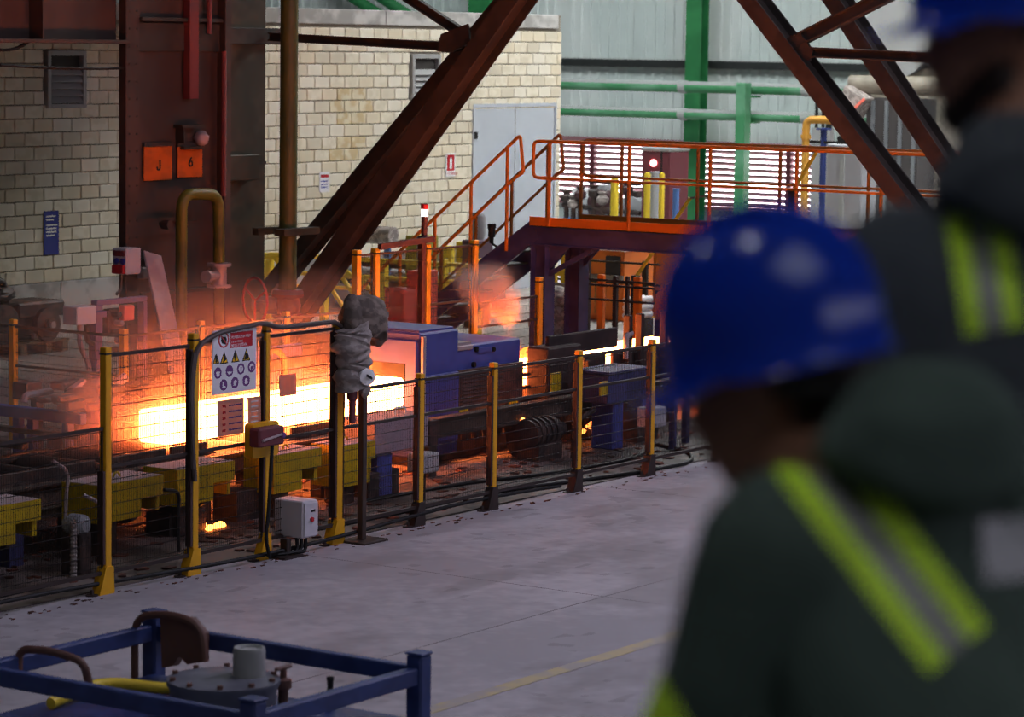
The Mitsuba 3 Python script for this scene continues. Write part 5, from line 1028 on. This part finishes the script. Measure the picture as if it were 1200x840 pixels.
put('hoop_gusset', MB().prism(Polygon([(11.577, 0.996), (11.341, 1.014), (11.240, 0.933), (11.240, 0.762), (11.360, 0.730), (11.427, 0.773), (11.474, 0.704), (11.562, 0.682)]), 'x', 13.34, 13.40), 'rust_tube', k)
hoop([(12.248, 11.700, 0.813), (12.249, 11.700, 0.963), (12.305, 11.500, 0.970), (12.360, 11.300, 0.922), (12.403, 11.300, 0.790)], .024, 'brown hoop at the left corner')
k = thing('tank_lid', 'flat round grey tank standing in the blue rack', 'tank')
c = np.array((12.930, 10.737, 0.800)); put('drum', MB().lathe((c[0], c[1], .62), [(0, .30), (.12, .31), (.16, .33), (.18, .33), (.19, .28), (.195, .05)], n=32), 'tank_grey', k, smooth=40)
for a in np.linspace(0, 2 * math.pi, 10, endpoint=False): put('lid_bolt', MB().lathe((c[0] + .30 * math.cos(a), c[1] + .30 * math.sin(a), .80), [(0, .018), (.025, .018)], n=6), 'rust_tube', k)
k = thing('pale_cylinder', 'pale grey upright cylinder in front of the round tank', 'cylinder')
c = np.array((13.042, 10.638, 0.980)); put('shell', MB().lathe((c[0], c[1], .62), [(0, .095), (.34, .095), (.36, .088), (.36, .078), (.345, .07)], n=24), 'cylinder_pale', k, smooth=40); put('band', MB().lathe((c[0], c[1], .68), [(0, .098), (.03, .098)], n=24), 'tank_grey', k)
k = thing('brass_valve', 'dark tap valve on the tank right of the pale cylinder', 'valve')
c = np.array((13.196, 10.508, 0.800)); put('body', MB().lathe((c[0], c[1], .62), [(0, .03), (.1, .03), (.11, .05), (.16, .05), (.17, .02), (.22, .02)], n=12), 'rust_tube', k, smooth=40); put('handle', MB().box(c[0] - .07, c[0] + .07, c[1] - .015, c[1] + .015, .84, .86, .006), 'rust_tube', k); put('outlet', MB().cyl((c[0], c[1], .75), (c[0] - .02, c[1] + .13, .75), .028, 8), 'rust_tube', k, smooth=40)
k = thing('bottle_valve', 'small dark bottle-shaped fitting near the right corner of the blue rack', 'fitting'); c = np.array((13.308, 10.250, 0.750)); put('body', MB().lathe((c[0], c[1], .62), [(0, .03), (.09, .03), (.12, .018), (.17, .018)], n=12), 'dark_rubber', k, smooth=40); put('cap', MB().lathe((c[0], c[1], .79), [(0, .022), (.02, .022)], n=10), 'dark_rubber', k)
k = thing('yellow_hose', 'yellow hose lying in the blue rack behind the left hoop', 'hose'); put('hose', MB().tube(rounded([(12.3, 11.5, .66), (12.8, 11.55, .70), (13.0, 11.2, .66), (13.25, 11.0, .66)], .2, 6), .035, 9), 'yellow_rail', k, smooth=40)
put('coupling', MB().cyl((13.2, 11.05, .66), (13.3, 10.95, .66), .045, 10), 'yellow_rail', k)
k = thing('yellow_stop', 'yellow steel stop just left of the blue rack', 'stop block'); put('block', MB().box(RX0 - .12, RX0 + .3, RY1 + .12, RY1 + .3, 0, .82, .02), 'yellow_rail', k); put('plate', MB().box(RX0 - .2, RX0 + .4, RY1 + .08, RY1 + .34, 0, .02), 'yellow_rail', k)

# ---------------------------------------------------------------- the walkway and the two onlookers
struct('floor_walkway', MB().box(-1.5, 4.6, -2.5, 2.6, 2.72, 2.78).box(-1.5, 4.6, -2.5, -2.4, 2.55, 2.72).box(-1.4, -1.2, -2.4, -2.2, 0, 2.72).box(4.3, 4.5, -2.4, -2.2, 0, 2.72).box(-1.4, -1.2, 2.3, 2.5, 0, 2.72).box(4.3, 4.5, 2.3, 2.5, 0, 2.72), 'deck_grating')
DECK = 2.78
LEFT = -np.array([math.sin(ALPHA), -math.cos(ALPHA), 0]); AWAY = np.array([math.cos(ALPHA), math.sin(ALPHA), 0])
def chain(bones):
    """hulls of spheres along bones joined into one body"""
    parts = []
    for (p, r), (q, s) in bones:
        a = m3.Manifold.sphere(r, 20).translate(list(map(float, p))); b = m3.Manifold.sphere(s, 20).translate(list(map(float, q)))
        parts.append(m3.Manifold.batch_hull([a, b]))
    return m3.Manifold.batch_boolean(parts, m3.OpType.Add)
def hullof(sph): return m3.Manifold.batch_hull([m3.Manifold.sphere(1.0, 20).scale(list(map(float, np.broadcast_to(r, 3)))).translate(list(map(float, p))) for p, r in sph])
def soft(man, edge=.02, it=8):
    man = man.refine_to_length(edge); mm = man.to_mesh(); t = trimesh.Trimesh(mm.vert_properties[:, :3], mm.tri_verts, process=True)
    return trimesh.smoothing.filter_taubin(t, iterations=it)
def folds(t, amp, seed, f=9.0):
    n = np.array(t.vertex_normals); d = meshkit.fbm(np.array(t.vertices) * f + 40, 3, seed) - .5
    return trimesh.Trimesh(t.vertices + n * (d * 2 * amp)[:, None], t.faces, process=False)
def hand(palm, fwd, side, s=1.0):
    """palm with four bent fingers and a thumb, as one manifold"""
    palm, fwd, side = np.array(palm), unit(fwd), unit(side); nrm = np.cross(fwd, side)
    M = hullof([(palm + side * .026 * s, .017 * s), (palm - side * .026 * s, .016 * s), (palm + fwd * .075 * s + side * .030 * s, .012 * s), (palm + fwd * .075 * s - side * .028 * s, .012 * s)]); out = [M]
    for i, (o, L) in enumerate(((.031, .070), (.011, .080), (-.010, .076), (-.030, .060))):
        a = palm + fwd * .075 * s + side * o * s; b = a + (fwd * .9 - nrm * .35) * L * .5 * s; c = b + (fwd * .5 - nrm * .85) * L * .55 * s
        out.append(chain([((a, .0098 * s), (b, .009 * s)), ((b, .009 * s), (c, .008 * s))]))
    a = palm + side * .03 * s + fwd * .01 * s; b = a + (side * .7 + fwd * .7) * .04 * s; c = b + (fwd * .8 + side * .1 - nrm * .5) * .035 * s
    out.append(chain([((a, .013 * s), (b, .011 * s)), ((b, .011 * s), (c, .009 * s))])); return m3.Manifold.batch_boolean(out, m3.OpType.Add)
def person(label, base, face_deg, yaw, jacket, lean, head_c, head_pitch, hair, shoulders, hip, collar_h=.0, scale=1.0, tapes=(), hood=True, visor=True):
    """local frame: +y is where the body faces, x to its right, z up from the deck"""
    k = thing('person', label, 'person')
    fx = math.cos(math.radians(face_deg)) * LEFT + math.sin(math.radians(face_deg)) * AWAY; rx = np.cross(fx, (0, 0, 1))
    R = np.stack([rx, fx, (0, 0, 1)], 1); base = np.array(base, float) - R @ (np.array(head_c) * scale); base[2] = DECK
    def W(t): return trimesh.Trimesh(np.asarray(t.vertices) @ R.T * scale + base, t.faces, process=False)
    hip = np.array(hip, float); sh = np.array(shoulders); dirn = unit(sh - hip); hc = np.array(head_c)
    tilt, yw = math.radians(head_pitch), math.radians(yaw)
    def Hd(p):                                                       # head frame: tipped forward by head_pitch
        x, y, z = p; y, z = y * math.cos(tilt) + z * math.sin(tilt), -y * math.sin(tilt) + z * math.cos(tilt)
        return hc + np.array([x * math.cos(yw) - y * math.sin(yw), x * math.sin(yw) + y * math.cos(yw), z])
    # skin: head, neck, hands in one surface with the trunk under the clothes
    head = [hullof([(Hd((0, .0, .03)), (.076, .092, .095)), (Hd((0, -.02, .05)), (.074, .09, .085)), (Hd((0, .055, -.075)), (.04, .04, .035)), (Hd((0, .07, -.02)), (.05, .03, .05))]),
            hullof([(Hd((0, .100, .0)), (.013, .012, .012)), (Hd((0, .088, .045)), (.011, .012, .012)), (Hd((0, .112, -.012)), (.015, .012, .011))]),
            hullof([(Hd((0, .088, -.048)), (.024, .012, .006)), (Hd((0, .084, -.056)), (.022, .012, .006))]),
            hullof([(Hd((.034, .083, .028)), (.014, .008, .008)), (Hd((.03, .08, .028)), (.012, .008, .008))]), hullof([(Hd((-.034, .083, .028)), (.014, .008, .008)), (Hd((-.03, .08, .028)), (.012, .008, .008))])]
    for s in (-1, 1): head.append(hullof([(Hd((s * .078, -.005, .02)), (.008, .018, .026)), (Hd((s * .076, .0, -.012)), (.006, .012, .014))]))
    neck = chain([((hc + [0, -.03, -.07], .058), (sh + [0, -.0, .05], .062)), ((sh + [0, -.0, .05], .062), (sh - dirn * .12 + [0, .02, 0], .06))])
    trunk = chain([((sh - dirn * .12 + [0, .02, 0], .07), (hip, .09))])
    arms, wr = [], []
    for s in (-1, 1):
        S = sh + np.array([s * .185, 0, -.02]); E = S + np.array([s * .055, .05, -.28]); Wt = E + np.array([-s * .05, .16, -.15]); wr.append((s, S, E, Wt))
        arms.append(chain([((sh - dirn * .12 + [0, .02, 0], .04), (S, .045)), ((S, .045), (E, .038)), ((E, .038), (Wt, .026))])); arms.append(hand(Wt + [0, .015, -.02], (-s * .15, .65, -.75), (-s * .6, .6, .4)))
    legs = [chain([((hip + [s * .09, 0, 0], .09), (np.array([s * .1, .03, .5]), .055)), ((np.array([s * .1, .03, .5]), .055), (np.array([s * .1, -.01, .1]), .038)), ((np.array([s * .1, -.01, .07]), .036), (np.array([s * .11, .12, .045]), .03))]) for s in (-1, 1)]
    body = soft(m3.Manifold.batch_boolean(head + [neck, trunk] + arms + legs, m3.OpType.Add), .011, 6)
    put('body', W(body), 'skin', k, smooth=True)
    for s in (-1, 1):
        e = put('eye', W(soft(hullof([(Hd((s * .033, .088, .026)), (.010, .006, .0065))]), .006, 1)), 'white_paint', k, smooth=True)
        put('iris', W(soft(hullof([(Hd((s * .033, .0945, .026)), (.0045, .0025, .0045))]), .004, 1)), 'hair_dark', e, smooth=True)
    put('lips', W(soft(hullof([(Hd((0, .098, -.050)), (.022, .004, .0035)), (Hd((0, .097, -.056)), (.019, .004, .004))]), .006, 1)), mat('lips', (150, 84, 76), .5), k, smooth=True)
    hm = hullof([(Hd((0, -.035, .035)), (.083, .088, .085)), (Hd((0, -.06, -.03)), (.07, .055, .055)), (Hd((0, -.055, -.07)), (.055, .045, .03))])
    if hair == 'beard': hm = hm + hullof([(Hd((0, .062, -.085)), (.044, .042, .032)), (Hd((.05, .02, -.05)), (.03, .035, .04)), (Hd((-.05, .02, -.05)), (.03, .035, .04))])
    put('hair', W(folds(soft(hm, .012, 3), .004, 5, 30)), 'hair_dark', k, smooth=True, label='dark short hair')
    # jacket
    jk = [hullof([(sh + [0, -.015, -.06], (.17, .115, .08)), (sh - dirn * .30, (.19, .14, .1)), (sh + [.13, 0, -.05], .085), (sh + [-.13, 0, -.05], .085)]),
          hullof([(sh - dirn * .30, (.19, .14, .1)), (hip + [0, 0, -.12], (.205, .15, .06))]), hullof([(sh + [0, -.01, .0], (.13, .1, .05)), (sh + [0, -.015, .07], (.085, .085, .03))])]
    for s, S, E, Wt in wr: jk.append(chain([((S + [-s * .03, 0, .0], .098), (E, .075)), ((E, .075), (Wt, .052))]))
    J = folds(soft(m3.Manifold.batch_boolean(jk, m3.OpType.Add), .014, 10), .010, 3, 7)
    jo = put('jacket', W(J), jacket, k, smooth=True); globals()['J_LAST'] = J
    put('collar', W(folds(soft(hullof([(sh + [0, -.005, .06], (.092, .09, .03)), (sh + [0, -.03, .12 + collar_h], (.078, .075, .02))]) - hullof([(hc + [0, 0, -.06], .045), (sh + [0, 0, .2], .06)]), .014, 4), .003, 3)), jacket, jo, smooth=True)
    if hood:
        hd = hullof([(sh + [0, -.08, .13], (.115, .06, .05)), (sh + [.08, -.05, .10], (.06, .06, .045)), (sh + [-.08, -.05, .10], (.06, .06, .045)), (sh + [0, -.11, .075], (.10, .035, .04)), (sh + [0, -.05, .17], (.09, .05, .03))])
        put('hood', W(folds(soft(hd, .014, 8), .012, 6, 8)), jacket, jo, smooth=True)
    JW = W(J)
    for (P0, P1), w, cutlo, cuthi, side in tapes: tape(k, JW, P0, P1, w, cutlo, cuthi)
    tr = [chain([((hip + [s * .085, 0, 0], .115), (np.array([s * .1, .03, .5]), .085)), ((np.array([s * .1, .03, .5]), .085), (np.array([s * .1, -.01, .09]), .07))]) for s in (-1, 1)]
    put('trousers', W(folds(soft(m3.Manifold.batch_boolean(tr, m3.OpType.Add), .02, 6), .008, 4, 8)), 'trousers', k, smooth=True)
    for s in (-1, 1): put('boot', W(soft(hullof([(np.array([s * .1, -.03, .06]), (.05, .05, .06)), (np.array([s * .1, .03, .05]), (.05, .06, .05)), (np.array([s * .115, .17, .035]), (.045, .045, .035)), (np.array([s * .1, -.02, .14]), .058)]), .015, 3)), 'strap_black', k, smooth=True)
    # helmet
    n, m = 40, 20; v, f = [], []
    for i in range(m + 1):
        ph = (i / m) * math.pi * .5
        for j in range(n):
            th = 2 * math.pi * j / n; ca, sa = math.cos(th), math.sin(th)
            rr = math.sin(ph) ** .88; ridge = .006 * math.exp(-(ca * 1.0 * rr / .16) ** 2) * (1 - .3 * rr)
            v.append((.111 * rr * ca, .136 * rr * sa * (1.02 if sa > 0 else 1.0) - .004, .142 * math.cos(ph) ** .9 + ridge))
    for i in range(m):
        for j in range(n):
            a, b, c, d = i * n + j, i * n + (j + 1) % n, (i + 1) * n + j, (i + 1) * n + (j + 1) % n; f += [(a, c, d), (a, d, b)]
    lo = m * n; ring = [(q[0] * 1.0, q[1], -.045) for q in np.array(v)[lo:]]; st = len(v); v += ring
    for j in range(n): f += [(lo + j, st + j, st + (j + 1) % n), (lo + j, st + (j + 1) % n, lo + (j + 1) % n)]
    lip = [(q[0] * (1.10 if q[1] < .03 else 1.1), q[1] + (.062 * max(0, (q[1] - .02) / .116) ** .8 if q[1] > .02 else -.012), -.05 - (.012 if q[1] > .05 else 0)) for q in ring]; s2 = len(v); v += lip
    for j in range(n): f += [(st + j, s2 + j, s2 + (j + 1) % n), (st + j, s2 + (j + 1) % n, st + (j + 1) % n)]
    inn = [(q[0] * .96, q[1] * .96, -.044) for q in ring]; s3 = len(v); v += inn
    for j in range(n): f += [(s2 + j, s3 + j, s3 + (j + 1) % n), (s2 + j, s3 + (j + 1) % n, s2 + (j + 1) % n)]
    top = len(v); v.append((0, -.004, .10))
    for j in range(n): f += [(s3 + j, top, s3 + (j + 1) % n)]
    hv = np.array([Hd((a, b, c + .085)) for a, b, c in v])
    ho = put('helmet', W(trimesh.Trimesh(hv, f, process=False)), 'helmet_blue', k, smooth=50)
    for dx in (-.03, .03): put('crown_rib', W(MB().tube([Hd((dx, .112 * math.sin(t), .085 + .146 * math.cos(t) ** .9)) for t in np.linspace(-1.15, 1.15, 14)], .0055, 7).mesh()), 'helmet_blue', ho, smooth=50)
    put('nape_strap', W(MB().tube([Hd((.098 * math.cos(t), -.02 + .105 * math.sin(t), .02 - .03 * abs(math.sin(t)))) for t in np.linspace(math.pi, 2 * math.pi, 16)], .010, 7).mesh()), 'strap_black', ho, smooth=40)
    put('ratchet_knob', W(MB().lathe(Hd((0, -.125, -.012)), [(0, .022), (.018, .022), (.022, .015)], (0, -1, 0), 14).mesh()), 'rust_tube', ho, smooth=40)
    return k, W, R, base, Hd
def tape(k, JW, P0, P1, w, lo, hi):
    """reflective braid sewn on the jacket: cut from its cloth between parallel planes and raised 3 mm. P0, P1: two world points of its middle line, w: half width"""
    P0, P1 = np.array(P0), np.array(P1); mid = (P0 + P1) / 2; view = unit(mid - np.array([0.0, 0.0, 4.5])); d = unit(P1 - P0); nrm = unit(np.cross(d, view)); d = unit(np.cross(view, nrm))
    L = np.linalg.norm(P1 - P0) / 2
    kk = put('tape', *tape_band(JW, mid, nrm, d, view, L, -.36 * w, .36 * w, .0035), parent=k, smooth=True, label='grey reflective strip')
    for a, b in ((-w, -.36 * w), (.36 * w, w)): put('hivis_band', *tape_band(JW, mid, nrm, d, view, L, a, b, .003, 'hivis'), parent=kk, smooth=True, label='lime yellow band')
def tape_band(JW, mid, nrm, d, view, L, a, b, lift, mt='reflective'):
    t = trimesh.Trimesh(JW.vertices, JW.faces, process=True); N0 = np.array(t.vertex_normals)
    t = trimesh.Trimesh(np.array(t.vertices) + N0 * lift, t.faces, process=False)
    front = (N0[t.faces].mean(1) @ view) < .1; t.update_faces(front)
    for o, nn in ((mid + nrm * a, nrm), (mid + nrm * b, -nrm), (mid - d * L, d), (mid + d * L, -d)): t = trimesh.intersections.slice_mesh_plane(t, nn, o)
    t = trimesh.Trimesh(t.vertices, t.faces, process=True)
    cc = trimesh.graph.connected_components(t.face_adjacency, nodes=np.arange(len(t.faces)))
    big = max(cc, key=lambda q: t.area_faces[q].sum()); t.update_faces(np.isin(np.arange(len(t.faces)), big)); t.remove_unreferenced_vertices()
    return t, mt


k, W1, R1, B1, H1 = person('worker in a blue helmet and dark green jacket leaning forward in the foreground', (3.063, 1.682, 4.117), 60, 38, 'jacket_green', 0, (-.045, .22, 1.30), 14, 'plain', (0, .06, 1.165), (0, -.10, .84),
    tapes=[(((3.159, 1.696, 3.998), (3.237, 1.538, 3.779)), .042, 0, 0, 0)])
for a, b in ((-.022, .022),): put('sleeve_band', *tape_band(W1(J_LAST), np.array((2.901, 1.757, 3.731)), unit(np.cross(np.array((2.911, 1.734, 3.691)) - np.array((2.891, 1.779, 3.770)), np.array((2.901, 1.757, 3.731)) - [0, 0, 4.5])), unit(np.array((2.911, 1.734, 3.691)) - np.array((2.891, 1.779, 3.770))), unit(np.array((2.901, 1.757, 3.731)) - [0, 0, 4.5]), .05, a, b, .004, 'hivis'), parent=k, smooth=True, label='lime yellow band on the sleeve')
put('chest_patch', *tape_band(W1(J_LAST), np.array((3.264, 1.523, 3.906)), unit(np.array((3.263, 1.522, 3.892)) - np.array((3.266, 1.525, 3.933))), unit(np.array((3.282, 1.497, 3.907)) - np.array((3.264, 1.523, 3.906))), unit(np.array((3.264, 1.523, 3.906)) - np.array([0, 0, 4.5])), .036, -.034, .034, .004, 'cabinet_grey'), parent=k, smooth=True, label='small pale patch on the back')
k2, W2, R2, B2, H2 = person('taller worker in a slate jacket and blue helmet cut off by the right edge', (3.618, 1.654, 4.507), 72, 62, 'jacket_slate', 0, (.02, .07, 1.72), 4, 'beard', (-.02, -.02, 1.44), (0, -.05, .97),
    tapes=[(((3.341, 1.601, 4.430), (3.344, 1.541, 4.147)), .038, 0, 0, 0)])
put('scarf', W2(folds(soft(hullof([((-.0, .0, 1.50), (.12, .115, .05)), ((.01, .03, 1.60), (.085, .085, .035))]) - hullof([((.01, .05, 1.66), .062), ((.0, .02, 1.72), .07)]), .013, 5), .010, 21, 14)), 'scarf_black', k2, smooth=True, label='black scarf')
# ---------------------------------------------------------------- smoke and haze round the hot steel
def smoke(name, label, x0, x1, y0, y1, z0, z1, n, fn, scale, albedo=(.93, .76, .63)):
    nx, ny, nz = n
    zz, yy, xx = np.meshgrid(*(np.linspace(a, b, m) for a, b, m in ((z0, z1, nz), (y0, y1, ny), (x0, x1, nx))), indexing='ij')
    d = np.clip(fn(xx, yy, zz), 0, 1)
    e = np.ones_like(d)
    for ax in range(3):
        m = d.shape[ax]; t = np.minimum(np.arange(m), np.arange(m)[::-1]) / 2.0; sh = [1, 1, 1]; sh[ax] = m; e *= np.clip(t, 0, 1).reshape(sh)
    grid = mi.VolumeGrid((d * e).astype(np.float32)[..., None])
    t = T().translate([x0, y0, z0]).scale([x1 - x0, y1 - y0, z1 - z0])
    k = key(name)
    scene[k] = {'type': 'cube', 'to_world': T().translate([(x0 + x1) / 2, (y0 + y1) / 2, (z0 + z1) / 2]).scale([(x1 - x0) / 2, (y1 - y0) / 2, (z1 - z0) / 2]), 'bsdf': {'type': 'null'},
                'interior': {'type': 'heterogeneous', 'scale': float(scale), 'albedo': {'type': 'rgb', 'value': list(albedo)}, 'sigma_t': {'type': 'gridvolume', 'grid': grid, 'to_world': t, 'use_grid_bbox': False}}}
    tag(k, label, 'smoke', kind='stuff')
def plume(x, y, z):
    p = np.stack([x * 3.2, y * 3.2, z * 2.4 - 3], -1); wob = meshkit.fbm(p * .7, 3, 4)
    cx = 27.02 - .10 * np.clip(z - .9, 0, 2) + .35 * (wob - .5); cy = 18.32 + .25 * np.clip(z - .8, 0, 2) + .3 * (meshkit.fbm(p * .7 + 9, 3, 6) - .5)
    r = .07 + .26 * np.clip(z - .75, 0, 1.1) ** 1.1; rr = np.sqrt((x - cx) ** 2 + ((y - cy) * 1.0) ** 2)
    body = np.clip(1.25 - rr / r, 0, 1); tx = np.clip((meshkit.fbm(p * 1.5, 4, 8) - .36) * 4, 0, 1)
    return body * tx * np.clip((2.05 - z) / .35, 0, 1) * (.45 + .55 * np.clip((1.9 - z), 0, 1))
smoke('smoke_plume', 'orange-lit smoke rising from the gap after the blue housing', 26.2, 27.9, 17.9, 19.4, .35, 2.15, (40, 36, 44), plume, 22.0)
def steam(x, y, z):
    p = np.stack([x * 2.2, y * 2.2, z * 2.6], -1); tx = np.clip((meshkit.fbm(p, 4, 2) - .38) * 3.2, 0, 1)
    core = np.exp(-(((x - 20.9) / .55) ** 2 + ((y - 18.9) / .5) ** 2 + ((z - .75 - .12 * (20.9 - x)) / .35) ** 2))
    q = np.hypot(np.maximum(0, np.maximum(20.9 - x, 0)), np.hypot((y - 18.4), (z - .85) * (1.0 + .8 * (z < .85))))
    return np.clip(core * 1.3, 0, 1) * tx + .24 * np.exp(-q / .55) * (.5 + tx)  # second term: haze added along the billet to imitate its glow halo
smoke('steam_cloud', 'glowing steam off the left end of the billet with added haze around it', 19.3, 24.7, 17.8, 21.6, .35, 2.2, (60, 40, 28), steam, 3.2)
